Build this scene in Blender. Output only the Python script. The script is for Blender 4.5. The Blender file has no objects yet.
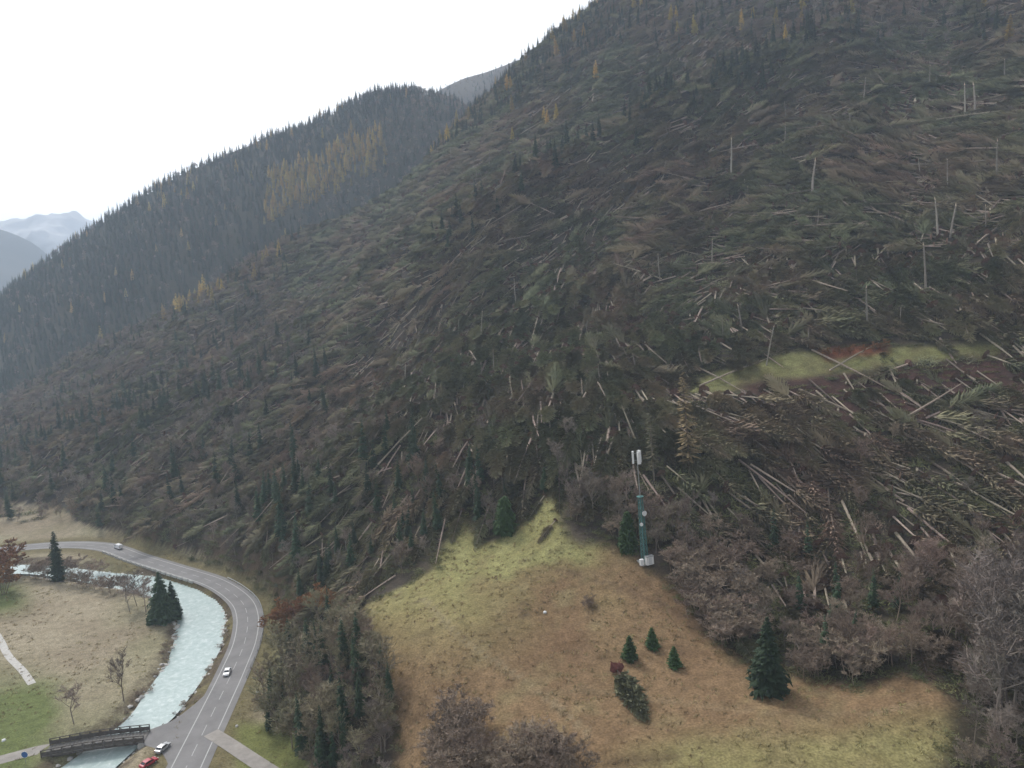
import bpy, math, random
import numpy as np
from mathutils import Vector, Matrix

S = bpy.context.scene
C = S.collection
rad = math.radians
rng = np.random.default_rng(7)
random.seed(7)

# ------------------------------------------------------------------ camera
CAMZ, PITCH, ROLL, F = 110.0, rad(6.48), rad(3.0), 740.0
fw = np.array([0, math.cos(PITCH), -math.sin(PITCH)])
rt = np.array([1.0, 0, 0])
up = np.cross(rt, fw)
rt2 = rt * math.cos(ROLL) - up * math.sin(ROLL)
up2 = up * math.cos(ROLL) + rt * math.sin(ROLL)
rt, up = rt2, up2
CAM = np.array([0.0, 0.0, CAMZ])
cd = bpy.data.cameras.new('camera')
cd.sensor_width = 36.0
cd.lens = F / 1024 * 36
cd.clip_start = 1.0
cd.clip_end = 40000
cam = bpy.data.objects.new('camera', cd)
m = Matrix.Identity(4)
for i in range(3):
    m[i][0], m[i][1], m[i][2], m[i][3] = rt[i], up[i], -fw[i], CAM[i]
cam.matrix_world = m
C.objects.link(cam)
S.camera = cam

# ------------------------------------------------------------------ world, sun, exposure
SUN_EL, SUN_AZ = rad(48), rad(-35)          # azimuth from +Y towards +X
w = bpy.data.worlds.new('World'); S.world = w; w.use_nodes = True
nt = w.node_tree; nt.nodes.clear()
sky = nt.nodes.new('ShaderNodeTexSky'); sky.sky_type = 'NISHITA'; sky.sun_disc = False
sky.sun_elevation = SUN_EL; sky.sun_rotation = SUN_AZ; sky.dust_density = 4.0; sky.air_density = 1.0; sky.altitude = 900
hs = nt.nodes.new('ShaderNodeHueSaturation'); hs.inputs['Saturation'].default_value = 0.12   # closed cloud cover: almost grey
bg = nt.nodes.new('ShaderNodeBackground'); bg.inputs['Strength'].default_value = 0.13
wo = nt.nodes.new('ShaderNodeOutputWorld')
nt.links.new(sky.outputs[0], hs.inputs['Color']); nt.links.new(hs.outputs[0], bg.inputs[0]); nt.links.new(bg.outputs[0], wo.inputs[0])
sl = bpy.data.lights.new('sun', 'SUN'); sl.energy = 1.3; sl.angle = rad(12); sl.color = (1, 0.96, 0.9)
so = bpy.data.objects.new('sun', sl); C.objects.link(so)
sd = Vector((math.sin(SUN_AZ) * math.cos(SUN_EL), math.cos(SUN_AZ) * math.cos(SUN_EL), math.sin(SUN_EL)))
so.rotation_euler = sd.to_track_quat('Z', 'Y').to_euler()
so.location = (0, 0, 900)
S.view_settings.view_transform = 'Standard'; S.view_settings.look = 'None'
S.view_settings.exposure = 0.86; S.view_settings.gamma = 1.0
S.render.engine = 'CYCLES'
S.cycles.use_denoising = True
S.cycles.max_bounces = 5; S.cycles.diffuse_bounces = 2; S.cycles.glossy_bounces = 1
S.cycles.transmission_bounces = 2; S.cycles.volume_bounces = 3; S.cycles.transparent_max_bounces = 4

# ------------------------------------------------------------------ picking helpers
def ray(px, py):
    px = np.asarray(px, float); py = np.asarray(py, float)
    u = (px - 512) / F; v = -(py - 384) / F
    return u[..., None] * rt + v[..., None] * up + fw
def at_Y(px, py, Y):
    d = ray(px, py); return CAM + d * (np.asarray(Y, float) / d[..., 1])[..., None]
def at_z(px, py, z=0.0):
    d = ray(px, py); return CAM + d * ((z - CAMZ) / d[..., 2])[..., None]
def project(P):
    q = np.asarray(P, float) - CAM
    zc = q @ fw
    zc = np.where(np.abs(zc) < 1e-3, 1e-3, zc)
    return 512 + F * (q @ rt) / zc, 384 - F * (q @ up) / zc, zc
def inside(px, py, poly):
    poly = np.asarray(poly, float); r = np.zeros(np.shape(px), bool)
    j = len(poly) - 1
    for i in range(len(poly)):
        xi, yi = poly[i]; xj, yj = poly[j]
        c = ((yi > py) != (yj > py)) & (px < (xj - xi) * (py - yi) / (yj - yi + 1e-12) + xi)
        r ^= c; j = i
    return r
def poly_dist(x, y, line):
    """distance of points to a world polyline (n,2)"""
    best = np.full(np.shape(x), 1e9)
    for a, b in zip(line[:-1], line[1:]):
        d = b - a; L = (d @ d) + 1e-9
        t = np.clip(((x - a[0]) * d[0] + (y - a[1]) * d[1]) / L, 0, 1)
        best = np.minimum(best, np.hypot(x - a[0] - t * d[0], y - a[1] - t * d[1]))
    return best
def smooth(a, b, x):
    t = np.clip((x - a) / (b - a), 0, 1); return t * t * (3 - 2 * t)
def spline(P, n):
    """Catmull-Rom through points, n samples per span"""
    P = np.asarray(P, float); Q = np.vstack([2 * P[0] - P[1], P, 2 * P[-1] - P[-2]]); out = []
    for i in range(1, len(Q) - 2):
        for t in np.linspace(0, 1, n, endpoint=False):
            a, b, c, d = Q[i - 1], Q[i], Q[i + 1], Q[i + 2]
            out.append(0.5 * (2 * b + (c - a) * t + (2 * a - 5 * b + 4 * c - d) * t ** 2 + (3 * b - a - 3 * c + d) * t ** 3))
    out.append(P[-1]); return np.array(out)
_perm = rng.random((256, 256))
def vnoise(x, y):
    xi = np.floor(x).astype(int); yi = np.floor(y).astype(int); fx = x - xi; fy = y - yi
    fx = fx * fx * (3 - 2 * fx); fy = fy * fy * (3 - 2 * fy)
    g = lambda a, b: _perm[a & 255, b & 255]
    return (g(xi, yi) * (1 - fx) + g(xi + 1, yi) * fx) * (1 - fy) + (g(xi, yi + 1) * (1 - fx) + g(xi + 1, yi + 1) * fx) * fy
def fbm(x, y, o=4):
    s = 0; a = 0.5
    for k in range(o):
        s = s + a * (vnoise(x * 2 ** k + 17 * k, y * 2 ** k + 9 * k) - 0.5); a *= 0.5
    return s
class TPS:
    def __init__(self, P, Z, lam=0.02):
        P = np.asarray(P, float) / 100; n = len(P); self.P = P
        d = np.hypot(P[:, None, 0] - P[None, :, 0], P[:, None, 1] - P[None, :, 1])
        K = d * d * np.log(d + 1e-9); K[np.diag_indices(n)] = lam
        A = np.zeros((n + 3, n + 3)); A[:n, :n] = K; A[:n, n] = 1; A[:n, n + 1:] = P; A[n, :n] = 1; A[n + 1:, :n] = P.T
        self.w = np.linalg.solve(A, np.concatenate([Z, [0, 0, 0]]))
    def __call__(self, x, y):
        x = np.asarray(x, float) / 100; y = np.asarray(y, float) / 100
        r = self.w[-3] + self.w[-2] * x + self.w[-1] * y
        for i, (a, b) in enumerate(self.P):
            d2 = (x - a) ** 2 + (y - b) ** 2
            r = r + self.w[i] * 0.5 * d2 * np.log(d2 + 1e-12)
        return r

# ------------------------------------------------------------------ terrain control
ROAD_PX = [(165, 815), (187, 768), (200, 741), (217, 706), (234, 670), (246, 640), (248, 615), (239, 598), (214, 582), (175, 569.5), (138, 558), (105, 547), (60, 545), (0, 550), (-80, 562)]
road = spline(at_z(*np.array(ROAD_PX).T)[:, :2], 10)
RB_PX = [(30, 840), (108, 768), (146, 735), (170, 715), (196, 680), (215, 648), (222, 625), (222, 607), (210, 594), (185, 582), (150, 578), (110, 574), (60, 568), (15, 566), (-60, 572)]
LB_PX = [(-30, 840), (68, 768), (104, 741), (134, 718), (154, 690), (174, 660), (181, 637), (178, 618), (160, 602), (135, 593), (115, 587), (85, 580), (50, 575), (15, 573), (-60, 580)]
RBk = at_z(*np.array(RB_PX).T, -1.6)[:, :2]; LBk = at_z(*np.array(LB_PX).T, -1.6)[:, :2]
rb = spline(RBk, 8); lb = spline(LBk, 8); rc = (rb + lb) / 2
cp = []
def flat(*pts):
    for p in pts:
        q = at_z(float(p[0]), float(p[1])); cp.append((q[0], q[1], 0.0))
def hill(*pts):
    for px, py, Y in pts:
        q = at_Y(float(px), float(py), Y); cp.append(tuple(q))
flat((0, 553), (60, 548), (105, 549), (150, 562), (200, 578), (240, 597), (252, 615), (250, 640), (238, 675), (222, 710), (200, 768), (120, 640), (60, 620), (0, 620), (20, 700), (100, 690), (0, 760), (180, 640),
     (100, 768), (-150, 600), (-150, 768), (260, 768), (240, 730), (-200, 560))
hill((290, 745, 172), (275, 690, 205), (290, 640, 232), (320, 610, 232), (380, 610, 200), (375, 680, 172), (400, 750, 150), (345, 760, 158), (330, 690, 182), (470, 768, 138), (550, 768, 133), (700, 768, 128), (900, 768, 124), (1010, 740, 128),
     (940, 690, 140), (768, 690, 150), (630, 690, 156), (645, 562, 200), (540, 620, 184), (460, 640, 176), (460, 535, 232), (500, 528, 232), (560, 505, 228), (430, 580, 214), (560, 545, 212), (720, 640, 170), (850, 670, 154),
     (960, 600, 168), (1020, 640, 158), (850, 590, 185), (700, 560, 202), (780, 520, 215), (900, 500, 212), (620, 470, 236), (520, 440, 262), (600, 420, 262), (700, 440, 246), (800, 450, 238), (900, 430, 240), (1010, 430, 232),
     (850, 383, 268), (850, 350, 288), (700, 388, 284), (1000, 350, 272), (760, 330, 310), (950, 300, 302), (900, 200, 372), (1010, 200, 350), (900, 50, 540), (1010, 30, 520), (830, 40, 560), (700, 150, 465), (750, 250, 370),
     (650, 330, 335), (600, 250, 415), (500, 300, 400), (500, 190, 540), (550, 360, 320), (440, 430, 300), (400, 330, 425), (400, 235, 610), (350, 480, 286), (300, 400, 400), (300, 285, 640), (260, 540, 286), (200, 470, 385), (200, 350, 610),
     (150, 530, 345), (100, 455, 480), (100, 370, 720), (40, 510, 420), (0, 480, 480), (0, 405, 800), (-100, 500, 520), (-100, 440, 800),
     (620, -10, 800), (520, 70, 830), (450, 140, 820), (400, 192, 790), (330, 226, 780), (270, 250, 780), (200, 296, 770), (150, 322, 790), (80, 356, 820), (0, 396, 900),
     (700, 40, 640), (620, 100, 600), (560, 152, 570), (1024, -80, 640), (850, -60, 700), (700, -60, 800))
for px, py, Y, dY, dz in [(620, -10, 800, 170, -30), (520, 70, 830, 150, -60), (400, 192, 790, 150, -70), (270, 250, 780, 150, -70), (150, 322, 790, 150, -60), (0, 396, 900, 150, -30), (1024, -80, 640, 260, 20), (850, -60, 700, 230, 0)]:
    q = at_Y(float(px), float(py), Y); cp.append((q[0] * (1 + dY / Y), Y + dY, q[2] + dz))
for x, y, z in [(-60, 60, 0), (60, 60, 16), (200, 60, 45), (-300, 60, 0), (-700, 200, 0), (-900, 600, 0), (400, 200, 190), (600, 400, 380), (0, -100, 10), (-400, -200, 0), (300, -100, 90), (-800, -200, 0)]:
    cp.append((x, y, z))
cp = np.array(cp)
_tps = TPS(cp[:, :2], cp[:, 2], 0.004)
_brow = np.array([at_Y(float(a), float(b), Y)[:2] for a, b, Y in [(840, 36, 560), (760, 70, 545), (690, 105, 520), (620, 130, 505), (560, 180, 500), (500, 230, 480), (450, 280, 460)]])
def height(x, y, fine=True):
    x = np.asarray(x, float); y = np.asarray(y, float)
    z = _tps(x, y)
    z = z + 19 * np.exp(-(poly_dist(x, y, _brow) / 26) ** 2)
    far = smooth(900, 1300, y) + smooth(700, 1300, np.abs(x)) + smooth(-150, -500, y)
    far = np.clip(far, 0, 1)
    z = z * (1 - far) - 20 * far
    hilly = smooth(2, 30, z)
    z = np.maximum(z, -22)
    rel = smooth(230, 420, y)
    z = z + hilly * ((fbm((.79 * x - .61 * y) / 75 + 3, (.61 * x + .79 * y) / 190 + 1, 4) * 46 * rel * smooth(760, 560, y) + fbm(x / 60, y / 60, 3) * 6 * rel) + fbm(x / 22, y / 22, 3) * (1.6 + 3.5 * rel))
    # smooth floor: pull low ground to the flat
    flatw = smooth(9, 2.5, z) * smooth(-30, -60, x - 0.12 * (y - 200)) * smooth(520, 420, y)
    z = z * (1 - flatw) + flatw * (fbm(x / 30, y / 30, 2) * 0.5)
    d = poly_dist(x, y, road)
    k = smooth(17, 7.0, d)
    z = z * (1 - k)
    dr = poly_dist(x, y, rc)
    hw = 6.5 if np.isscalar(x) else 6.5
    kb = smooth(12.0, 5.2, dr + fbm(x / 7, y / 7, 3) * 4.0) * (1 - smooth(6.5, 5.5, d))
    z = z - kb * (2.6 + z * 0.9) 
    return z

def new_mesh(name, verts, faces, mats=(), mat_idx=None, smooth_=False):
    me = bpy.data.meshes.new(name)
    me.from_pydata([tuple(v) for v in verts] if not isinstance(verts, np.ndarray) else verts.tolist(), [], faces.tolist() if isinstance(faces, np.ndarray) else faces)
    for mm in mats: me.materials.append(mm)
    if mat_idx is not None: me.polygons.foreach_set('material_index', np.asarray(mat_idx, np.int32))
    if smooth_: me.polygons.foreach_set('use_smooth', np.ones(len(me.polygons), bool))
    me.update(); return me
def link(name, me, parent=None, **props):
    o = bpy.data.objects.new(name, me); C.objects.link(o)
    if parent is not None: o.parent = parent
    for k, v in props.items(): o[k] = v
    return o
def empty(name, loc=(0, 0, 0), rz=0.0, **props):
    o = bpy.data.objects.new(name, None); C.objects.link(o); o.location = loc; o.rotation_euler = (0, 0, rz); o.empty_display_size = 0.2
    for k, v in props.items(): o[k] = v
    return o

# ------------------------------------------------------------------ materials
def mat(name, col, rough=0.9, var=0.25, scale=1.0, col2=None, inst=0.0, bump=0.0, metal=0.0, spec=0.2, attr=None, patch=None, fine=False):
    M = bpy.data.materials.new(name); M.use_nodes = True; n = M.node_tree.nodes; l = M.node_tree.links
    b = n['Principled BSDF']; b.inputs['Roughness'].default_value = rough; b.inputs['Metallic'].default_value = metal
    b.inputs['Specular IOR Level'].default_value = spec
    tc = n.new('ShaderNodeTexCoord'); nz = n.new('ShaderNodeTexNoise'); nz.inputs['Scale'].default_value = scale; nz.inputs['Detail'].default_value = 5; nz.inputs['Roughness'].default_value = 0.65
    l.new(tc.outputs['Object'], nz.inputs['Vector'])
    rp = n.new('ShaderNodeMapRange'); rp.inputs['From Min'].default_value = 0.3; rp.inputs['From Max'].default_value = 0.7
    l.new(nz.outputs['Fac'], rp.inputs['Value'])
    mx = n.new('ShaderNodeMix'); mx.data_type = 'RGBA'
    c2 = col2 or tuple(c * (1 - var) for c in col); c1 = col if col2 else tuple(min(1, c * (1 + var)) for c in col)
    mx.inputs['A'].default_value = (*c2, 1); mx.inputs['B'].default_value = (*c1, 1)
    l.new(rp.outputs[0], mx.inputs['Factor'])
    out = mx.outputs['Result']
    if fine:                                                  # a second, finer grain
        nf = n.new('ShaderNodeTexNoise'); nf.inputs['Scale'].default_value = scale * 6; nf.inputs['Detail'].default_value = 4; l.new(tc.outputs['Object'], nf.inputs['Vector'])
        rf = n.new('ShaderNodeMapRange'); rf.inputs['From Min'].default_value = .3; rf.inputs['From Max'].default_value = .7; rf.inputs['To Min'].default_value = .62; rf.inputs['To Max'].default_value = 1.25; l.new(nf.outputs['Fac'], rf.inputs['Value'])
        mf = n.new('ShaderNodeMix'); mf.data_type = 'RGBA'; mf.blend_type = 'MULTIPLY'; mf.inputs['Factor'].default_value = 1
        l.new(out, mf.inputs['A']); l.new(rf.outputs[0], mf.inputs['B']); out = mf.outputs['Result']
    if patch:                                                 # stands of another tint, tens of metres across
        ge = n.new('ShaderNodeNewGeometry'); npz = n.new('ShaderNodeTexNoise'); npz.inputs['Scale'].default_value = .016; npz.inputs['Detail'].default_value = 4; npz.inputs['Roughness'].default_value = .6; l.new(ge.outputs['Position'], npz.inputs['Vector'])
        rq = n.new('ShaderNodeMapRange'); rq.inputs['From Min'].default_value = .42; rq.inputs['From Max'].default_value = .6; l.new(npz.outputs['Fac'], rq.inputs['Value'])
        mq = n.new('ShaderNodeMix'); mq.data_type = 'RGBA'; l.new(rq.outputs[0], mq.inputs['Factor']); l.new(out, mq.inputs['A']); mq.inputs['B'].default_value = (*patch, 1); out = mq.outputs['Result']
    if attr:
        a = n.new('ShaderNodeAttribute'); a.attribute_name = attr
        m2 = n.new('ShaderNodeMix'); m2.data_type = 'RGBA'; m2.blend_type = 'MULTIPLY'; m2.inputs['Factor'].default_value = 1
        l.new(a.outputs['Color'], m2.inputs['A']); l.new(out, m2.inputs['B']); out = m2.outputs['Result']
    if inst:
        oi = n.new('ShaderNodeObjectInfo'); h = n.new('ShaderNodeHueSaturation')
        mr = n.new('ShaderNodeMapRange'); mr.inputs['To Min'].default_value = 1 - inst; mr.inputs['To Max'].default_value = 1 + inst
        l.new(oi.outputs['Random'], mr.inputs['Value']); l.new(mr.outputs[0], h.inputs['Value'])
        mt = n.new('ShaderNodeMath'); mt.operation = 'MULTIPLY'; mt.inputs[1].default_value = 7.31
        fr = n.new('ShaderNodeMath'); fr.operation = 'FRACT'; l.new(oi.outputs['Random'], mt.inputs[0]); l.new(mt.outputs[0], fr.inputs[0])
        mh = n.new('ShaderNodeMapRange'); mh.inputs['To Min'].default_value = 0.5 - 0.06 * inst; mh.inputs['To Max'].default_value = 0.5 + 0.05 * inst
        l.new(fr.outputs[0], mh.inputs['Value']); l.new(mh.outputs[0], h.inputs['Hue'])
        l.new(out, h.inputs['Color']); out = h.outputs['Color']
    l.new(out, b.inputs['Base Color'])
    if bump:
        bp = n.new('ShaderNodeBump'); bp.inputs['Strength'].default_value = bump; bp.inputs['Distance'].default_value = 0.3
        l.new(nz.outputs['Fac'], bp.inputs['Height']); l.new(bp.outputs[0], b.inputs['Normal'])
    return M
M_ground = mat('ground_cover', (1, 1, 1), 0.95, scale=0.35, col2=(0.6, 0.6, 0.58), bump=0.8, attr='Col', spec=0.1, fine=True)
M_asphalt = mat('asphalt', (0.215, 0.207, 0.205), 0.85, 0.16, 0.12)
M_paint = mat('road_paint', (0.43, 0.43, 0.42), 0.7, 0.12, 1.5)
M_path = mat('pale_path', (0.31, 0.285, 0.26), 0.9, 0.2, 0.3)
M_gravel = mat('gravel', (0.5, 0.48, 0.45), 0.9, 0.2, 1.2)
M_bark = mat('spruce_bark', (0.15, 0.11, 0.085), 0.9, 0.3, 2.0, inst=0.3)
M_barkpale = mat('stripped_trunk', (0.265, 0.215, 0.17), 0.85, 0.3, 1.5, inst=0.5)
M_snag = mat('weathered_trunk', (0.30, 0.265, 0.225), 0.85, 0.25, 1.5, inst=0.25)
M_wood = mat('splintered_wood', (0.62, 0.5, 0.36), 0.85, 0.2, 3.0, inst=0.2)
M_spruce = mat('spruce_needles', (0.042, 0.068, 0.036), 0.8, 0.35, 1.2, inst=0.35)
M_sprucef = mat('fallen_spruce_needles', (0.172, 0.178, 0.102), 0.85, 0.4, 0.5, inst=0.5, patch=(0.245, 0.19, 0.13))
M_larch = mat('larch_needles', (0.66, 0.51, 0.17), 0.85, 0.3, 1.2, inst=0.3)
M_bare = mat('bare_twigs', (0.255, 0.22, 0.19), 0.9, 0.25, 0.6, inst=0.35, patch=(0.25, 0.19, 0.145))
M_pink = mat('bare_alder_twigs', (0.30, 0.235, 0.18), 0.9, 0.25, 0.6, inst=0.25)
M_rust = mat('rust_leaves', (0.30, 0.155, 0.075), 0.9, 0.3, 0.8, inst=0.2)
M_soil = mat('root_soil', (0.13, 0.08, 0.06), 0.95, 0.35, 2.0, inst=0.3)
M_obare = mat('lichen_twigs', (0.25, 0.225, 0.145), 0.9, 0.3, 0.5, inst=0.35)
M_olive = mat('olive_brush', (0.125, 0.13, 0.06), 0.9, 0.3, 0.8, inst=0.4)
M_ivy = mat('ivy_green', (0.05, 0.085, 0.03), 0.8, 0.3, 1.5, inst=0.2)

M_tuft = mat('dry_grass', (0.33, 0.25, 0.14), 0.95, 0.25, .5, inst=0.35, patch=(0.31, 0.28, 0.13))

# ------------------------------------------------------------------ ground sheet
def axis(lo, a, b, hi, step, grow=1.09):
    c = list(np.arange(a, b + 0.01, step))
    s = step; x = b
    while x < hi: s *= grow; x += s; c.append(x)
    s = step; x = a; pre = []
    while x > lo: s *= grow; x -= s; pre.append(x)
    return np.array(pre[::-1] + c)
gx = axis(-5600, -290, 150, 4600, 1.5, 1.035); gy = axis(-1400, 120, 400, 6500, 1.5, 1.035)
GX, GY = np.meshgrid(gx, gy)
GZ = height(GX, GY)
MEADOW = [(362, 606), (385, 592), (432, 573), (447, 536), (464, 508), (474, 530), (482, 545), (496, 540), (524, 522), (552, 488), (562, 515), (574, 540), (615, 542), (640, 556), (668, 575), (690, 610), (720, 645), (770, 668), (850, 686), (905, 672), (948, 690), (952, 730), (930, 800), (520, 900), (385, 900), (398, 740), (376, 640)]
TERRACE = [(650, 394), (700, 378), (740, 366), (790, 352), (850, 349), (950, 345), (1010, 340), (1012, 354), (930, 361), (880, 369), (800, 382), (740, 390)]
RUSTP = [(818, 349), (885, 344), (890, 353), (825, 361)]
MAROON = [(735, 385), (880, 372), (1030, 352), (1030, 400), (960, 412), (880, 425), (800, 415)]
FIELD = [(0, 560), (110, 590), (190, 600), (180, 680), (130, 735), (0, 760), (-200, 760), (-200, 570)]
PX, PY, ZC = project(np.stack([GX, GY, GZ], -1))
ok = ZC > 20
n1 = fbm(GX / 25, GY / 25, 4) * 2; n2 = fbm(GX / 6 + 40, GY / 6, 3) * 2; n3 = fbm(GX / 60 + 9, GY / 60 + 5, 3) * 2
def lerp(a, b, t):
    return np.asarray(a) * (1 - t[..., None]) + np.asarray(b) * t[..., None]
wob = (n2 * 9, n1 * 9)
col = lerp((0.085, 0.068, 0.056), (0.055, 0.046, 0.036), np.clip(0.5 + n1 * 1.2, 0, 1))
col = lerp(col, (0.10, 0.085, 0.045), np.clip(n3 * 1.6, 0, 0.8) * np.clip(0.5 + n2, 0, 1))
mea = inside(PX + wob[0] * 1.3, PY + wob[1] * 0.9, MEADOW) & ok & (GY < 250)
tan = lerp((0.275, 0.183, 0.102), (0.225, 0.14, 0.08), np.clip(0.5 + n1 * 1.5, 0, 1))
grn = lerp((0.35, 0.335, 0.145), (0.285, 0.26, 0.11), np.clip(0.5 + n2 * 1.5, 0, 1))
gw = np.clip(smooth(600, 470, PX + n1 * 90) * smooth(690, 560, PY) + smooth(585, 545, PY + n2 * 20) * smooth(640, 560, PX) + smooth(700, 760, PY + n1 * 60 + (PX - 800) * 0.12) * smooth(560, 720, PX) * 0.75, 0, 1)
mc = lerp(tan, grn, gw)
mc = lerp(mc, (0.30, 0.25, 0.13), np.clip(n2 * 1.4 - 0.25, 0, 0.6))
mc = lerp(mc, (0.11, 0.072, 0.045), np.clip(-n2 * 1.6 - 0.4, 0, 0.6))
def soft(mask, n=2):
    a = mask.astype(float)
    for _ in range(n):
        p = np.pad(a, 1, mode='edge')
        a = (p[:-2, 1:-1] + p[2:, 1:-1] + p[1:-1, :-2] + p[1:-1, 2:] + 2 * p[1:-1, 1:-1]) / 6
    return a
for trk, cc in (([(425, 600), (455, 632), (492, 660), (540, 692), (590, 735)], (0.33, 0.27, 0.17)), ([(545, 566), (590, 578), (630, 592), (690, 618), (740, 660)], (0.13, 0.085, 0.055)), ([(500, 700), (580, 690), (700, 705), (820, 715), (930, 705)], (0.30, 0.22, 0.13))):
    td = np.full(PX.shape, 1e9)                               # worn tracks across the grass
    tp = spline(trk, 6)
    for (ax, ay), (bx2, by2) in zip(tp[:-1], tp[1:]):
        qx, qy = bx2 - ax, by2 - ay; tt = np.clip(((PX - ax) * qx + (PY - ay) * qy) / (qx * qx + qy * qy), 0, 1); td = np.minimum(td, np.hypot(PX - ax - tt * qx, (PY - ay - tt * qy) * 1.5))
    mc = lerp(mc, cc, smooth(5.5, 1.5, td + n2 * 4) * .6 * ok)
col = lerp(col, mc, soft(mea))
ter = inside(PX + wob[0] * 0.5, PY + wob[1] * 0.4, TERRACE) & ok & (GY > 230) & (GY < 330)
col = lerp(col, lerp((0.235, 0.235, 0.10), (0.175, 0.155, 0.075), np.clip(0.4 + n2 * 1.5, 0, 1)), soft(ter))
mar = inside(PX + wob[0], PY + wob[1] * 0.5, MAROON) & ok & (GY > 200) & (GY < 330)
col = lerp(col, lerp((0.115, 0.06, 0.05), (0.07, 0.042, 0.036), np.clip(0.5 + n2 * 1.5, 0, 1)), soft(mar, 3))
rst = inside(PX, PY + wob[1] * 0.2, RUSTP) & ok & (GY > 250) & (GY < 330)
col = lerp(col, np.full(col.shape, (0.26, 0.10, 0.06)), soft(rst))
flo = (np.abs(GZ) < 3.2) & (GX < -40) & (GY < 700)
fc = lerp((0.41, 0.35, 0.25), (0.30, 0.245, 0.17), np.clip(0.5 + n1 * 2, 0, 1))
fc = lerp(fc, (0.17, 0.20, 0.075), np.clip(smooth(70, 10, PX + n1 * 60) * smooth(640, 720, PY) + smooth(45, 0, PX) * smooth(625, 600, PY) * smooth(575, 590, PY) + np.clip(n3 * 1.8, 0, 0.6), 0, 1))
fc = lerp(fc, (0.19, 0.16, 0.08), smooth(16, 8, poly_dist(GX, GY, road)) * 0.9)
fc = lerp(fc, (0.125, 0.095, 0.07), smooth(3.5, 1.0, np.abs(poly_dist(GX, GY, rc) - 9.5)) * np.clip(0.5 + n2 * 1.5, 0, 1))
fc = lerp(fc, (0.20, 0.21, 0.075), smooth(225, 245, PX) * smooth(715, 730, PY))
col = np.where(flo[..., None], fc, col)
uph = (np.abs(GZ) >= 3.2) | (GX >= -40)
up2m = smooth(27, 8, poly_dist(GX, GY, road)) * uph * (GY > 230) * np.clip(0.5 + n2, 0, 1)
col = lerp(col, (0.19, 0.12, 0.07), up2m * 0.8)
nx, ny = len(gx), len(gy)
V = np.stack([GX, GY, GZ], -1).reshape(-1, 3)
idx = np.arange(nx * ny).reshape(ny, nx)
Fq = np.stack([idx[:-1, :-1], idx[:-1, 1:], idx[1:, 1:], idx[1:, :-1]], -1).reshape(-1, 4)
me = new_mesh('ground', V, Fq, [M_ground], smooth_=True)
ca = me.color_attributes.new('Col', 'FLOAT_COLOR', 'POINT')
ca.data.foreach_set('color', np.concatenate([col.reshape(-1, 3), np.ones((nx * ny, 1))], 1).ravel().astype(np.float32))
link('ground', me, kind='structure')

# ------------------------------------------------------------------ far hills
def relief(name, xs, ys, P, colf, amp):
    P = np.array(P); t = TPS(P[:, :2] / 10, P[:, 2], 0.002)
    X, Y = np.meshgrid(xs, ys)
    hf = lambda x, y: t(np.asarray(x) / 10, np.asarray(y) / 10) + fbm(np.asarray(x) / amp[0], np.asarray(y) / amp[0], 5) * amp[1]
    Z = np.maximum(hf(X, Y), -40)
    V = np.stack([X, Y, Z], -1).reshape(-1, 3); i = np.arange(X.size).reshape(X.shape)
    Fq = np.stack([i[:-1, :-1], i[:-1, 1:], i[1:, 1:], i[1:, :-1]], -1).reshape(-1, 4)
    me = new_mesh(name, V, Fq, [M_ground], smooth_=True)
    ca = me.color_attributes.new('Col', 'FLOAT_COLOR', 'POINT')
    ca.data.foreach_set('color', np.concatenate([colf(X, Y, Z).reshape(-1, 3), np.ones((X.size, 1))], 1).ravel().astype(np.float32))
    link(name, me, kind='structure'); return hf
def sky_pts(pts, Yb, base, back):
    out = []
    for px, py, Y in pts:
        q = at_Y(float(px), float(py), Y); out.append(tuple(q))
        out.append((q[0] * (Y + back) / Y, Y + back, q[2] - 0.25 * back))
        out.append((q[0] * Yb / Y, Yb, base)); out.append((q[0] * (Y + Yb) / 2 / Y, (Y + Yb) / 2, (q[2] * 0.56 + base * 0.44)))
    return out
brown = lambda X, Y, Z: lerp((0.095, 0.085, 0.06), (0.065, 0.065, 0.045), np.clip(0.5 + 2 * fbm(X / 80, Y / 80), 0, 1))
far_h = relief('far_hill', np.linspace(-1500, 350, 150), np.linspace(790, 1700, 90),
    sky_pts([(-160, 372, 1120), (-60, 334, 1120), (0, 300, 1120), (50, 262, 1120), (100, 226, 1120), (160, 198, 1100), (215, 180, 1090), (270, 156, 1080), (330, 132, 1060), (400, 104, 1050), (432, 110, 1050), (470, 130, 1050), (540, 170, 1050), (640, 200, 1050)], 800, -25, 500), brown, (120, 26))
ridge_h = relief('high_ridge', np.linspace(-1100, 700, 90), np.linspace(1260, 2400, 60),
    sky_pts([(200, 240, 1650), (330, 170, 1650), (400, 118, 1650), (440, 94, 1650), (480, 78, 1650), (530, 60, 1650), (580, 55, 1650), (680, 60, 1650)], 1250, 40, 600), lambda X, Y, Z: lerp((0.14, 0.12, 0.10), (0.10, 0.09, 0.08), np.clip(0.5 + 2 * fbm(X / 150, Y / 150), 0, 1)), (300, 50))
def snow(X, Y, Z):
    s = np.clip(smooth(380, 600, Z + 420 * fbm(X / 120, Y / 120, 5)), 0, 1)
    return lerp((0.09, 0.085, 0.08), (0.8, 0.8, 0.82), s)
relief('snow_mountain', np.linspace(-4600, -1600, 220), np.linspace(3500, 5600, 130),
    sky_pts([(-300, 250, 4500), (-160, 215, 4500), (-60, 222, 4500), (-10, 222, 4500), (25, 226, 4500), (50, 217, 4500), (75, 225, 4500), (110, 240, 4500), (180, 270, 4500)], 3500, -20, 900), snow, (260, 300))
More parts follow.
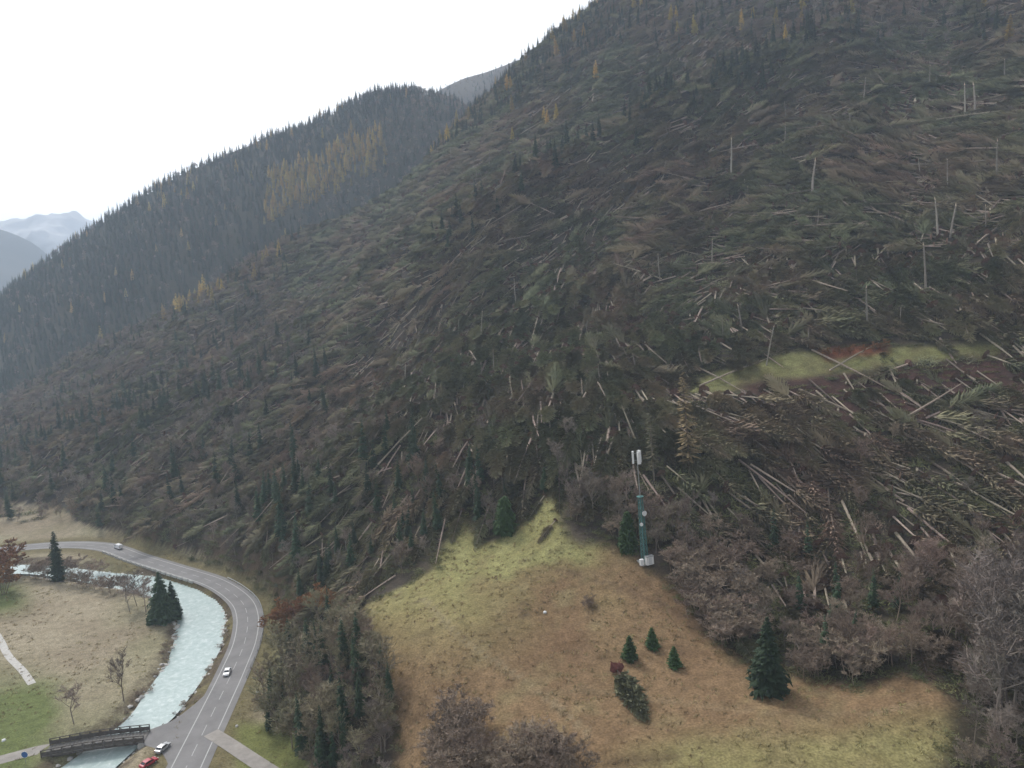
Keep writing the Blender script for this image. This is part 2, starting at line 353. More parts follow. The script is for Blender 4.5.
relief('valley_hill', np.linspace(-4200, -1400, 90), np.linspace(2500, 4400, 60),
    sky_pts([(-300, 180, 3400), (-120, 205, 3400), (-30, 225, 3400), (10, 232, 3400), (35, 242, 3400), (60, 275, 3400), (110, 320, 3400)], 2500, -20, 900), brown, (260, 60))

# ------------------------------------------------------------------ river, roads
def ribbon(name, L, R, z, material, parent=None, kind='structure', zf=None):
    n = len(L); V = np.zeros((2 * n, 3)); V[0::2, :2] = L; V[1::2, :2] = R; V[:, 2] = z
    if zf is not None: V[:, 2] = zf(V[:, 0], V[:, 1])
    Fq = [(2 * i, 2 * i + 1, 2 * i + 3, 2 * i + 2) for i in range(n - 1)]
    return link(name, new_mesh(name, V, Fq, [material], smooth_=True), parent, **({'kind': kind} if parent is None else {}))
def offset(line, d):
    t = np.gradient(line, axis=0); t /= np.linalg.norm(t, axis=1)[:, None]
    return line + np.stack([t[:, 1], -t[:, 0]], 1) * d
Mw = bpy.data.materials.new('milky_sheen_water'); Mw.use_nodes = True
n = Mw.node_tree.nodes; l = Mw.node_tree.links; b = n['Principled BSDF']
b.inputs['Roughness'].default_value = 0.22; b.inputs['IOR'].default_value = 1.33
tc = n.new('ShaderNodeTexCoord'); nz = n.new('ShaderNodeTexNoise'); nz.inputs['Scale'].default_value = 0.55; nz.inputs['Detail'].default_value = 6; nz.inputs['Roughness'].default_value = 0.7; nz.inputs['Distortion'].default_value = 0.6
l.new(tc.outputs['Object'], nz.inputs['Vector'])
cr = n.new('ShaderNodeValToRGB'); e = cr.color_ramp.elements
e[0].position = 0.38; e[0].color = (0.36, 0.45, 0.435, 1); e[1].position = 0.74; e[1].color = (0.66, 0.71, 0.70, 1)  # milky turquoise, with the sky's reflection also painted in as paler base colour
k = e.new(0.56); k.color = (0.45, 0.535, 0.52, 1)
l.new(nz.outputs['Fac'], cr.inputs[0]); l.new(cr.outputs[0], b.inputs['Base Color'])
bp = n.new('ShaderNodeBump'); bp.inputs['Strength'].default_value = 0.3; bp.inputs['Distance'].default_value = 0.2; l.new(nz.outputs['Fac'], bp.inputs['Height']); l.new(bp.outputs[0], b.inputs['Normal'])
wl = rc + (lb - rc) * 1.35; wr = rc + (rb - rc) * 1.35
NW = 7
Vw = []; Fw = []
for i in range(len(rc)):
    for j in range(NW):
        t = j / (NW - 1); p = wl[i] * (1 - t) + wr[i] * t; Vw.append((p[0], p[1], -1.6))
for i in range(len(rc) - 1):
    for j in range(NW - 1):
        a = i * NW + j; Fw.append((a, a + 1, a + NW + 1, a + NW))
link('river', new_mesh('river', np.array(Vw), Fw, [Mw], smooth_=True), kind='structure')

RW = 5.3
road_o = ribbon('road', offset(road, -RW), offset(road, RW), 0.06, M_asphalt)
for name, d, wd in (('edge_line', -3.9, 0.14), ('edge_line', 3.4, 0.14)):
    ribbon(name, offset(road, d - wd), offset(road, d + wd), 0.066, M_paint, road_o)
seg = np.concatenate([[0], np.cumsum(np.linalg.norm(np.diff(road, axis=0), axis=1))])
def on_road(s, d=0.0):
    x = np.interp(s, seg, road[:, 0]); y = np.interp(s, seg, road[:, 1]); e = 1.5
    tx = np.interp(s + e, seg, road[:, 0]) - np.interp(s - e, seg, road[:, 0]); ty = np.interp(s + e, seg, road[:, 1]) - np.interp(s - e, seg, road[:, 1])
    L = np.hypot(tx, ty) + 1e-9; return np.stack([x + ty / L * d, y - tx / L * d], -1), np.arctan2(ty, tx)
for s0 in np.arange(4, seg[-1] - 8, 9.0):
    ss = np.linspace(s0, s0 + 5, 4); c, _ = on_road(ss, -0.25)
    ribbon('centre_line', offset(c, -0.09), offset(c, 0.09), 0.0665, M_paint, road_o)
def zat(px, py): return at_z(float(px), float(py), 0.0)[:2]
# forecourt where the bridge meets the road, side lane, path west of the bridge, gravel track
fore = spline([zat(*p) for p in [(206, 694), (190, 708), (170, 722), (143, 733), (143, 744), (158, 750), (168, 764), (172, 790), (196, 770), (214, 715)]], 5)
link('forecourt', new_mesh('forecourt', np.c_[fore, np.full(len(fore), 0.05)], [tuple(range(len(fore)))[::-1]], [M_asphalt]), kind='structure')
lane = spline([zat(211, 733), zat(214, 735), zat(230, 745), zat(248, 757), zat(275, 775), zat(310, 800)], 6)
height_l = lambda x, y: np.maximum(height(x, y) + 0.12, 0.055)
ribbon('side_lane', offset(lane, -2.0), offset(lane, 2.0), 0.055, M_path, zf=height_l)
wp = spline([zat(50, 748), zat(30, 752), zat(0, 760), zat(-60, 775)], 6)
ribbon('west_path', offset(wp, -2.2), offset(wp, 2.2), 0.045, M_path)
tr = spline([zat(-30, 610), zat(-5, 632), zat(8, 655), zat(22, 670), zat(32, 684)], 6)
ribbon('gravel_track', offset(tr, -1.1), offset(tr, 1.1), 0.3, M_gravel, zf=lambda x, y: height(x, y) + 0.05)

# ------------------------------------------------------------------ mesh builder
class MB:
    def __init__(s): s.v = []; s.f = []; s.m = []
    def add(s, V, Fs, m=0):
        o = len(s.v); s.v.extend(map(tuple, V)); s.f.extend([tuple(i + o for i in f) for f in Fs]); s.m.extend([m] * len(Fs))
    def tube(s, P, R, n=5, m=0, cap=True):
        P = [Vector(p) for p in P]; rings = []; V = []
        for i, p in enumerate(P):
            t = (P[min(i + 1, len(P) - 1)] - P[max(i - 1, 0)]).normalized()
            a = t.cross(Vector((0, 0, 1)) if abs(t.z) < 0.95 else Vector((1, 0, 0))).normalized(); b2 = t.cross(a)
            for k in range(n):
                q = 2 * math.pi * k / n; V.append(p + (a * math.cos(q) + b2 * math.sin(q)) * R[i])
        Fs = [(i * n + k, i * n + (k + 1) % n, (i + 1) * n + (k + 1) % n, (i + 1) * n + k) for i in range(len(P) - 1) for k in range(n)]
        if cap: Fs += [tuple(range(n))[::-1], tuple((len(P) - 1) * n + k for k in range(n))]
        s.add(V, Fs, m)
    def box(s, c, d, rz=0.0, m=0, taper=1.0):
        cx, cy, cz = c; dx, dy, dz = [q / 2 for q in d]; ca, sa = math.cos(rz), math.sin(rz); V = []
        for z, k in ((-dz, 1.0), (dz, taper)):
            for x, y in ((-dx, -dy), (dx, -dy), (dx, dy), (-dx, dy)):
                V.append((cx + (x * ca - y * sa) * k, cy + (x * sa + y * ca) * k, cz + z))
        s.add(V, [(3, 2, 1, 0), (4, 5, 6, 7), (0, 1, 5, 4), (1, 2, 6, 5), (2, 3, 7, 6), (3, 0, 4, 7)], m)
    def mesh(s, name, mats, sm=False): return new_mesh(name, np.array(s.v), s.f, mats, s.m, sm)
    def join(s, o, dm=0):
        k = len(s.v); s.v.extend(o.v); s.f.extend([tuple(i + k for i in f) for f in o.f]); s.m.extend([q + dm for q in o.m])
    def map(s, fn): s.v = [tuple(fn(Vector(v))) for v in s.v]; return s

# ------------------------------------------------------------------ tree prototypes
def spruce_parts(seed, h, r, bare=0.06, nb=230, droop=0.35, dens=1.0, width=0.30, sweep=0.0, narrow=0.85, gap=0.0, feather=0, girth=0.0125):
    R = random.Random(seed); T = MB(); K = MB()
    bx, by = R.uniform(-.25, .25), R.uniform(-.25, .25)
    n = 6; T.tube([(bx * math.sin(3 * i / n), by * math.sin(3 * i / n), h * i / n) for i in range(n + 1)], [max(0.02, h * girth * (1 - i / n) ** 0.85) for i in range(n + 1)], 5)
    for i in range(int(nb * dens)):
        t = bare + (1 - bare) * ((i + R.random()) / (nb * dens)) ** 1.12
        if t > 0.995: continue
        if gap and math.sin(t * 37 + seed) > 1 - gap and R.random() < 0.8: continue
        L = r * (max(0.02, 1 - (t - bare) / (1 - bare))) ** narrow * R.uniform(0.62, 1.16) + 0.12
        if t < bare + 0.08: L *= R.uniform(.5, .9)
        a = R.uniform(0, 2 * math.pi); ca, sa = math.cos(a), math.sin(a)
        up0 = R.uniform(-.05, .15) + 0.5 * max(0, t - 0.7); z0 = h * t
        W = L * width * R.uniform(.8, 1.2) + 0.10
        pts = []
        for k, q in enumerate((0.05, 0.55, 1.0)):
            z = z0 + L * (up0 * q - droop * q * q * 1.25 + (0.10 * q if k == 2 else 0)) + sweep * L * q
            pts.append(Vector((ca * L * q, sa * L * q, z)))
        sd_ = Vector((-sa, ca, 0)); dn = Vector((0, 0, -0.42 * W))
        ws = (0.35 * W, W, 0.16 * W)
        V = []
        for p, q in zip(pts, ws): V += [p, p + sd_ * q + dn * (q / W), p - sd_ * q + dn * (q / W) * R.uniform(.6, 1.3)]
        Fs = [(0, 3, 4, 1), (0, 2, 5, 3), (3, 6, 7, 4), (3, 5, 8, 6)]
        K.add(V, Fs)
        for k in range(3 + feather):                         # hanging twigs break up the outline
            q = R.uniform(.3, 1.0); p = pts[0].lerp(pts[2], q) + sd_ * R.uniform(-.8, .8) * W; p.z = pts[1].z + (pts[2].z - pts[1].z) * (q - .5) * 2 if q > .5 else pts[1].z
            ll = (max(W, .2 * L) if feather else W) * R.uniform(.7, 1.5); d = Vector((ca * .5 + R.uniform(-.6, .6), sa * .5 + R.uniform(-.6, .6), -.75 + sweep)).normalized() * ll
            s2 = Vector((R.uniform(-1, 1), R.uniform(-1, 1), R.uniform(-.3, .3))).normalized() * ll * (.11 if feather else .22)
            K.add([p - s2, p + s2, p + d], [(0, 1, 2)])
    return T, K
def bare_parts(seed, h, r, stems=1, nsub=7, twigs=9, tw=0.05, lean=0.0):
    R = random.Random(seed); T = MB(); K = MB()
    def limb(p, d, L, rad_, depth):
        d = d.normalized(); mid = p + d * L * .5 + Vector((R.uniform(-1, 1), R.uniform(-1, 1), R.uniform(-.3, .6))) * L * .07
        d2 = (d + Vector((R.uniform(-.25, .25), R.uniform(-.25, .25), .18))).normalized(); e = mid + d2 * L * .5
        (T if depth < 2 else K).tube([p, mid, e], [rad_, rad_ * .75, rad_ * .42], 4 if depth < 2 else 3, cap=False)
        if depth >= 2:
            for _ in range(twigs):
                q = R.uniform(.25, 1.0); b0 = p.lerp(mid, q * 2) if q < .5 else mid.lerp(e, q * 2 - 1)
                td = (d * .6 + Vector((R.uniform(-1, 1), R.uniform(-1, 1), R.uniform(-.35, .9)))).normalized(); tl = L * R.uniform(.4, .85)
                s2 = td.cross(Vector((R.uniform(-1, 1), R.uniform(-1, 1), R.uniform(-1, 1)))).normalized() * tw
                K.add([b0 - s2, b0 + s2, b0 + td * tl], [(0, 1, 2)])
                for __ in range(2):
                    b1 = b0 + td * tl * R.uniform(.25, .8); t2 = (td + Vector((R.uniform(-1, 1), R.uniform(-1, 1), R.uniform(-.5, .8)))).normalized(); s3 = s2 * .8
                    K.add([b1 - s3, b1 + s3, b1 + t2 * tl * .55], [(0, 1, 2)])
            return
        for k in range(nsub if depth == 0 else 4):
            q = (0.35 + .65 * (k + R.random()) / nsub) if depth == 0 else R.uniform(.3, 1)
            b0 = p.lerp(mid, q * 2) if q < .5 else mid.lerp(e, q * 2 - 1)
            a = R.uniform(0, 2 * math.pi) ; o = Vector((math.cos(a), math.sin(a), 0))
            nd = d * R.uniform(.5, 1.0) + o * (r / h * 2.4) * R.uniform(.6, 1.2)
            limb(b0, nd, L * (0.5 if depth == 0 else .55) * R.uniform(.7, 1.15) * (1.15 - .4 * q), rad_ * .45, depth + 1)
    for s_ in range(stems):
        a = R.uniform(0, 6.28); o = Vector((math.cos(a), math.sin(a), 0))
        limb(o * (0.5 * r * R.random() if stems > 1 else 0), Vector((lean, 0, 1)) + o * (0.5 * R.random() if stems > 1 else .04), h * .72 * (R.uniform(.7, 1.05) if stems > 1 else 1), h * (.013 if stems == 1 else .009), 0)
    return T, K
def rootplate(seed, r):
    R = random.Random(seed); K = MB(); n = 11; V = [(0.35, 0, 0)]
    for j, q in enumerate((.55, 1.0)):
        for k in range(n):
            a = 2 * math.pi * k / n; rr = r * q * R.uniform(.75, 1.2); V.append((R.uniform(-.15, .3) * (1 - q) - .12 * j, rr * math.cos(a), rr * math.sin(a)))
    V.append((-.55, 0, 0))
    Fs = [(0, 1 + k, 1 + (k + 1) % n) for k in range(n)] + [(1 + k, 1 + n + k, 1 + n + (k + 1) % n, 1 + (k + 1) % n) for k in range(n)] + [(2 * n + 1, 1 + n + (k + 1) % n, 1 + n + k) for k in range(n)]
    K.add(V, Fs)
    for k in range(7):
        a = R.uniform(0, 6.28); p = Vector((0, math.cos(a) * r * .5, math.sin(a) * r * .5)); K.tube([p, p * 1.9 + Vector((-.3, R.uniform(-.3, .3), R.uniform(-.3, .3))), p * 2.5 + Vector((R.uniform(-.7, .1), R.uniform(-.5, .5), R.uniform(-.5, .5)))], [.12, .07, .02], 3, cap=False)
    return K
def lay(v, sq=0.5, lift=0.7):                                # standing -> lying along +X
    return Vector((v.z, v.y, -v.x * (sq if v.x > 0 else 1.0 * .75) + lift))

VAR = {}                                                      # kind -> list of dict(part name -> (mesh builder, material))
def reg(kind, parts): VAR.setdefault(kind, []).append(parts)
for s_ in range(4):
    T, K = spruce_parts(10 + s_, 24 - s_ * 2.2, 3.3 - .25 * s_, .07 + .03 * s_, 250, gap=.25 * (s_ % 2)); reg('spruce', {'trunk': (T, M_bark), 'crown': (K, M_spruce)})
for s_ in range(5):
    h = 27 - 2.3 * s_; T, K = spruce_parts(30 + s_, h, 3.3 + .25 * (s_ % 3), (.34, .52, .22, .45, .27)[s_], 260, droop=-.05, sweep=.7, width=.06, narrow=.5, gap=.12, feather=4, girth=.0165)
    T.map(lambda v: lay(v)); K.map(lambda v: lay(v)); P = {'trunk': (T, M_barkpale), 'crown': (K, M_sprucef)}
    if s_ in (0, 2, 3): P['root_plate'] = (rootplate(s_, 1.7).map(lambda v: v + Vector((0, 0, .8))), M_soil)
    reg('fallen', P)
for s_ in range(3):                                           # stripped stems
    R = random.Random(s_); T = MB(); h = 27 - 4 * s_; T.tube([(0, 0, .7), (h * .5, R.uniform(-.3, .3), .9), (h, R.uniform(-.5, .5), .6)], [.36, .27, .1], 6)
    for k in range(22):
        x = h * R.uniform(.25, 1); a = R.uniform(0, 3.14); p = Vector((x, 0, .75)); T.tube([p, p + Vector((R.uniform(.2, .9), math.cos(a) * 1.1, math.sin(a) * 1.1))], [.05, .015], 3, cap=False)
    W = MB(); W.tube([(-.25, .0, .7), (.02, 0, .7)], [.12, .345], 6); reg('stem', {'trunk': (T, M_barkpale), 'broken_end': (W, M_wood)})
for s_ in range(3):
    T, K = spruce_parts(50 + s_, 20 - 2 * s_, 3.4 - .2 * s_, .12, 260, droop=.15, width=.2, narrow=.65, gap=.1); reg('larch', {'trunk': (T, M_bark), 'crown': (K, M_larch)})
for s_ in range(4):
    T, K = bare_parts(70 + s_, 15 - s_ * 1.5, 4.2, 1, 10, 13, .06); reg('bare', {'trunk': (T, M_bare), 'crown': (K, M_bare)})
for s_ in range(3):
    T, K = bare_parts(90 + s_, 7.5 - s_, 4.5, 5, 7, 12, .042); reg('shrub', {'stem': (T, M_pink), 'crown': (K, M_pink)})
for s_ in range(3):
    T, K = bare_parts(80 + s_, 13 - s_ * 1.5, 4.0, 1, 10, 13, .06); reg('obare', {'trunk': (T, M_bare), 'crown': (K, M_obare)})
for s_ in range(3):
    R = random.Random(200 + s_); T = MB(); h = 15 - 3 * s_; T.tube([(0, 0, -.3), (.2, 0, h * .5), (.1 + .3 * s_, .1, h)], [.3, .24, .15], 6)
    for k in range(14): p = Vector((.1, 0, h * R.uniform(.3, .97))); a = R.uniform(0, 6.28); T.tube([p, p + Vector((math.cos(a) * 1.0, math.sin(a) * 1.0, -.15))], [.05, .02], 3, cap=False)
    W = MB(); p = Vector((.1 + .3 * s_, .1, h)); W.tube([p - Vector((0, 0, .05)), p + Vector((.05, .1, .5)), p + Vector((.1, .12, 1.1))], [.155, .1, .01], 5); reg('snag', {'trunk': (T, M_snag), 'broken_top': (W, M_wood)})
for s_ in range(3):                                           # heaps of broken branches, and low brush
    R = random.Random(300 + s_); K = MB()
    for k in range(150):
        p = Vector((R.gauss(0, 1.5), R.gauss(0, 1.5), R.uniform(0, .7))); d = Vector((R.uniform(-1, 1), R.uniform(-1, 1), R.uniform(-.1, .6))).normalized() * R.uniform(.5, 1.5); q = d.cross(Vector((R.uniform(-1, 1), R.uniform(-1, 1), 1))).normalized() * R.uniform(.05, .13)
        K.add([p - q, p + q, p + d + q * .3, p + d - q * .3], [(0, 1, 2, 3)])
    reg('brush', {'twigs': (K, M_olive)}); reg('slash', {'twigs': (K, M_soil if s_ == 0 else M_sprucef)})
for s_ in range(3):
    R = random.Random(340 + s_); K = MB()
    for k in range(26):
        a = R.uniform(0, 6.28); p = Vector((R.gauss(0, .28), R.gauss(0, .28), -.05)); d = Vector((math.cos(a) * .5, math.sin(a) * .5, R.uniform(.4, .9))) * R.uniform(.3, .6); q = Vector((-math.sin(a), math.cos(a), 0)) * .06
        K.add([p - q, p + q, p + d], [(0, 1, 2)])
    reg('tuft', {'blades': (K, M_tuft)})
for s_ in range(3):
    R = random.Random(360 + s_); K = MB(); V = []
    for j, (zz, q) in enumerate(((-.3, .8), (.15, 1.0), (.5, .7), (.65, .2))):
        for k in range(7): a = 2 * math.pi * k / 7; rr = .6 * q * R.uniform(.7, 1.25); V.append((rr * math.cos(a) * 1.3, rr * math.sin(a), zz * .6))
    K.add(V, [(j * 7 + k, j * 7 + (k + 1) % 7, (j + 1) * 7 + (k + 1) % 7, (j + 1) * 7 + k) for j in range(3) for k in range(7)] + [tuple(21 + k for k in range(7))]); reg('stone', {'stone': (K, M_gravel)})
PROTO = {}
for kind, L in VAR.items():
    for i, P in enumerate(L):
        PROTO[(kind, i)] = {nm: b_.mesh(f'{kind}_{nm}', [mt]) for nm, (b_, mt) in P.items()}
def joined(kind, i):
    J = MB(); ms = []
    for k, (nm, (b_, mt)) in enumerate(VAR[kind][i].items()): J.join(b_, k); ms.append(mt)
    return J.mesh(f'{kind}_mass', ms)
def thing(name, kind, i, M4, label, cat, group=None, names=None):
    o = bpy.data.objects.new(name, None); C.objects.link(o); o.matrix_world = M4; o.empty_display_size = .2
    o['label'] = label; o['category'] = cat
    if group: o['group'] = group
    for nm, me_ in PROTO[(kind, i)].items():
        c = bpy.data.objects.new(nm, me_); C.objects.link(c); c.parent = o
    return o
_pc = 0
def mass(name, kind, P, EUL, SC, IDX):
    """what is past the count: one object of kind stuff, copies of the kind's variants scattered on points"""
    global _pc
    nv = len(VAR[kind]); col_ = bpy.data.collections.new(f'{kind}_variants')
    for i in range(nv): col_.objects.link(bpy.data.objects.new(f'{kind}_{i}', joined(kind, i)))
    me_ = bpy.data.meshes.new(name); me_.from_pydata(np.asarray(P).tolist(), [], [])
    a = me_.attributes.new('rot', 'FLOAT_VECTOR', 'POINT'); a.data.foreach_set('vector', np.asarray(EUL, np.float32).ravel())
    a = me_.attributes.new('scl', 'FLOAT_VECTOR', 'POINT'); a.data.foreach_set('vector', np.asarray(SC, np.float32).ravel())
    a = me_.attributes.new('idx', 'INT', 'POINT'); a.data.foreach_set('value', np.asarray(IDX, np.int32))
    o = link(name, me_, kind='stuff')
    g = bpy.data.node_groups.new(name, 'GeometryNodeTree'); g.interface.new_socket('Geometry', in_out='INPUT', socket_type='NodeSocketGeometry'); g.interface.new_socket('Geometry', in_out='OUTPUT', socket_type='NodeSocketGeometry')
    gi = g.nodes.new('NodeGroupInput'); go = g.nodes.new('NodeGroupOutput'); ip = g.nodes.new('GeometryNodeInstanceOnPoints'); ci = g.nodes.new('GeometryNodeCollectionInfo')
    ci.inputs['Collection'].default_value = col_; ci.inputs['Separate Children'].default_value = True; ci.inputs['Reset Children'].default_value = True
    ip.inputs['Pick Instance'].default_value = True
    def at(nm, ty):
        q = g.nodes.new('GeometryNodeInputNamedAttribute'); q.data_type = ty; q.inputs['Name'].default_value = nm; return q.outputs['Attribute']
    g.links.new(gi.outputs[0], ip.inputs['Points']); g.links.new(ci.outputs[0], ip.inputs['Instance'])
    er = g.nodes.new('FunctionNodeEulerToRotation'); g.links.new(at('rot', 'FLOAT_VECTOR'), er.inputs[0]); g.links.new(er.outputs[0], ip.inputs['Rotation'])
    g.links.new(at('scl', 'FLOAT_VECTOR'), ip.inputs['Scale']); g.links.new(at('idx', 'INT'), ip.inputs['Instance Index'])
    g.links.new(ip.outputs[0], go.inputs[0])
    md = o.modifiers.new('scatter', 'NODES'); md.node_group = g
    return o

# ------------------------------------------------------------------ where things grow
def normal_at(x, y, e=4.0):
    zx = (height(x + e, y) - height(x - e, y)) / (2 * e); zy = (height(x, y + e) - height(x, y - e)) / (2 * e)
    N = np.stack([-zx, -zy, np.ones_like(zx)], -1); return N / np.linalg.norm(N, axis=-1)[..., None]
def jgrid(x0, x1, y0, y1, s):
    X, Y = np.meshgrid(np.arange(x0, x1, s), np.arange(y0, y1, s)); X = X.ravel() + rng.uniform(-.5, .5, X.size) * s; Y = Y.ravel() + rng.uniform(-.5, .5, Y.size) * s
    keep = np.abs(X) < 0.76 * Y + 25; return X[keep], Y[keep]
gx_, gy_ = jgrid(-720, 720, 120, 960, 4.3)
gz_ = height(gx_, gy_); P0 = np.stack([gx_, gy_, gz_], -1)
px_, py_, _ = project(P0)
# keep the slope that faces the camera up to the crest
ez = (gz_ - CAMZ) / gy_
vis = (gy_ < 950)
A = 45
ab = ((np.arctan2(gx_, gy_) + 0.7) / 1.4 * 400).astype(int).clip(0, 399)
order = np.argsort(gy_); best = np.full(400, -9.0); seen = np.zeros(len(gy_), bool)
for i in order:
    k = ab[i]; top = ez[i] + 14 / gy_[i]
    if top > best[k]: seen[i] = True
    best[k] = max(best[k], ez[i])
infr = (px_ > -40) & (px_ < 1064) & (py_ > -60) & (py_ < 810) & seen & vis
WIND = [(480, -80), (1100, -80), (1100, 570), (860, 575), (720, 530), (640, 505), (560, 480), (440, 450), (350, 400), (290, 300), (280, 190), (400, 100), (470, 40)]
LEFT = [(-60, 330), (100, 270), (200, 220), (300, 170), (290, 300), (350, 400), (440, 450), (560, 480), (565, 500), (551, 486), (528, 512), (497, 533), (482, 538), (472, 520), (463, 504), (445, 530), (428, 570), (380, 588), (340, 602), (275, 598), (262, 585), (230, 570), (170, 553), (125, 535), (60, 520), (-60, 530)]
GULL = [(560, 480), (640, 505), (720, 530), (860, 575), (1100, 570), (1100, 830), (955, 830), (958, 690), (905, 664), (850, 675), (775, 655), (725, 630), (690, 595), (668, 560), (640, 545), (575, 530), (566, 505)]
BANK = [(264, 668), (285, 655), (325, 632), (352, 632), (374, 650), (390, 690), (396, 740), (380, 830), (318, 830), (300, 770), (262, 725), (247, 705)]
BAND = [(272, 612), (300, 602), (345, 606), (330, 612), (285, 622)]
noise_r = fbm(gx_ / 55 + 3, gy_ / 55 + 8, 3) * 2
noise_s = fbm(gx_ / 140 + 13, gy_ / 140 + 4, 3) * 2
u = rng.random(len(gx_)); u2 = rng.random(len(gx_))
W = infr & inside(px_, py_, WIND); Lf = infr & inside(px_, py_, LEFT) & ~W; G = infr & inside(px_, py_, GULL) & ~W; B = infr & inside(px_, py_, BANK)
clearr = (poly_dist(gx_, gy_, road) > 10) | (gz_ > 4)
tz = inside(px_, py_ + 2, TERRACE) & (gy_ > 240)
mzr = inside(px_, py_, MAROON) & (gy_ > 220)
kind = np.full(len(gx_), '', dtype='<U8')
def setk(mask, name): kind[mask & (kind == '')] = name
toprow = W & (py_ < 45 + 25 * noise_r) & (gy_ > 480)
setk(tz & (u > .06), 'none'); 
setk(mzr & (u > .45), 'none')
brow = W & (poly_dist(gx_, gy_, _brow) < 16 + 10 * noise_r)
setk(brow & (u < .16), 'spruce')
lpatch = infr & (inside(px_, py_, [(160, 318), (172, 290), (225, 278), (228, 305)]) | inside(px_, py_, [(55, 352), (70, 322), (105, 318), (108, 345)]) | inside(px_, py_, [(480, 150), (500, 95), (560, 70), (600, 80), (540, 140)]))
setk(lpatch & (u < np.where(px_ > 300, .03, .04)), 'larch')
crest = W & (px_ < 660) & (py_ < 130 - (px_ - 480) * .6)
setk(crest & (u < .26), 'spruce'); setk(crest & (u < .275), 'larch'); setk(crest & (u < .62), 'fallen')
setk(toprow & (u < .10), 'spruce'); setk(toprow & (u < .13), 'larch'); setk(toprow & (u < .36), 'bare')
setk(W & (u < .005) & (py_ > 60), 'snag'); setk(W & (u < .085), 'stem')
setk(W & (py_ > 430) & (u < .30), 'brush'); setk(W & (py_ > 430) & (u < .36), 'bare')
setk(W & (u < .83), 'fallen'); setk(W, 'slash')
up_left = Lf & (py_ < 330 - (px_ - 150) * .35 + 30 * noise_r)
setk(Lf & ~clearr, 'none')
setk(up_left & (u < .07), 'spruce'); setk(up_left & (u < .078), 'larch'); setk(up_left & (u < .30), 'bare'); setk(up_left & (u < .78), 'fallen')
setk(Lf & (noise_s + noise_r * .7 > .35) & (u < .16), 'spruce')
setk(Lf & (u < .03), 'spruce'); setk(Lf & (u < .27 + .25 * noise_r), 'bare'); setk(Lf & (u < .74), 'fallen'); setk(Lf & (u < .77), 'stem'); setk(Lf & (u < .90), 'brush')
setk(G & (px_ < 700) & (u < .5), 'bare'); setk(G & (px_ > 900) & (py_ > 560) & (u < .5), 'bare')
setk(G & (u < .12), 'spruce'); setk(G & (u < .34), 'brush'); setk(G & (u < .58) & (py_ < 630), 'fallen'); setk(G & (u < .78), 'bare'); setk(G, 'shrub')
setk(B & (u < .55) & clearr, 'bare'); setk(B & (u < .66) & clearr, 'spruce'); setk(B & (u < .8) & clearr, 'shrub')

# direction field of the windthrow: (px, py, angle of the trunk in the picture, degrees, counter-clockwise; crown end)
DF = np.array([(620, 60, 218), (760, 60, 215), (700, 150, 208), (560, 150, 215), (830, 100, 195), (930, 60, 185), (1000, 130, 176), (900, 170, 180), (820, 220, 178), (950, 220, 168), (720, 240, 186), (1000, 280, -38), (930, 290, -34), (850, 300, -28), (760, 300, -22),
               (690, 290, 195), (640, 340, -40), (560, 320, 250), (500, 280, 212), (480, 360, 275), (560, 400, 265), (430, 330, 230), (720, 400, -26), (800, 420, -34), (900, 410, -30), (1000, 420, -36), (700, 470, -45), (830, 500, -60), (940, 500, -50), (400, 240, 196), (330, 330, 205), (250, 400, 215), (100, 420, 210), (900, 620, -70)], float)
def field(px, py):
    w_ = 1 / (((px[:, None] - DF[:, 0]) ** 2 + (py[:, None] - DF[:, 1]) ** 2) + 900.0) ** 2; a = np.radians(DF[:, 2])
    return np.arctan2((w_ * np.sin(a)).sum(1), (w_ * np.cos(a)).sum(1))
def lying_frames(P, ang, extra):
    N = normal_at(P[:, 0], P[:, 1], 6.0); px, py, _ = project(P)
    d = ray(px + 6 * np.cos(ang), py - 6 * np.sin(ang))
    t = ((P - CAM) * N).sum(1) / (d * N).sum(1); D = CAM + d * t[:, None] - P
    D /= np.linalg.norm(D, axis=1)[:, None]; Y = np.cross(N, D); Y /= np.linalg.norm(Y, axis=1)[:, None]
    D = D + N * extra[:, None]; D /= np.linalg.norm(D, axis=1)[:, None]; Z = np.cross(D, Y)
    return D, Y, Z
def mat4(X, Y, Z, p, s): 
    M4 = Matrix.Identity(4); s = (s, s, s) if np.isscalar(s) else s
    for r_ in range(3): M4[r_][0], M4[r_][1], M4[r_][2], M4[r_][3] = X[r_] * s[0], Y[r_] * s[1], Z[r_] * s[2], p[r_]
    return M4
def upright(P, lean):
    n_ = len(P); a = rng.uniform(0, 2 * np.pi, n_); Z = np.stack([rng.normal(0, lean, n_), rng.normal(0, lean, n_), np.ones(n_)], -1); Z /= np.linalg.norm(Z, axis=1)[:, None]
    X = np.stack([np.cos(a), np.sin(a), np.zeros(n_)], -1); X -= Z * (X * Z).sum(1)[:, None]; X /= np.linalg.norm(X, axis=1)[:, None]
    return X, np.cross(Z, X), Z

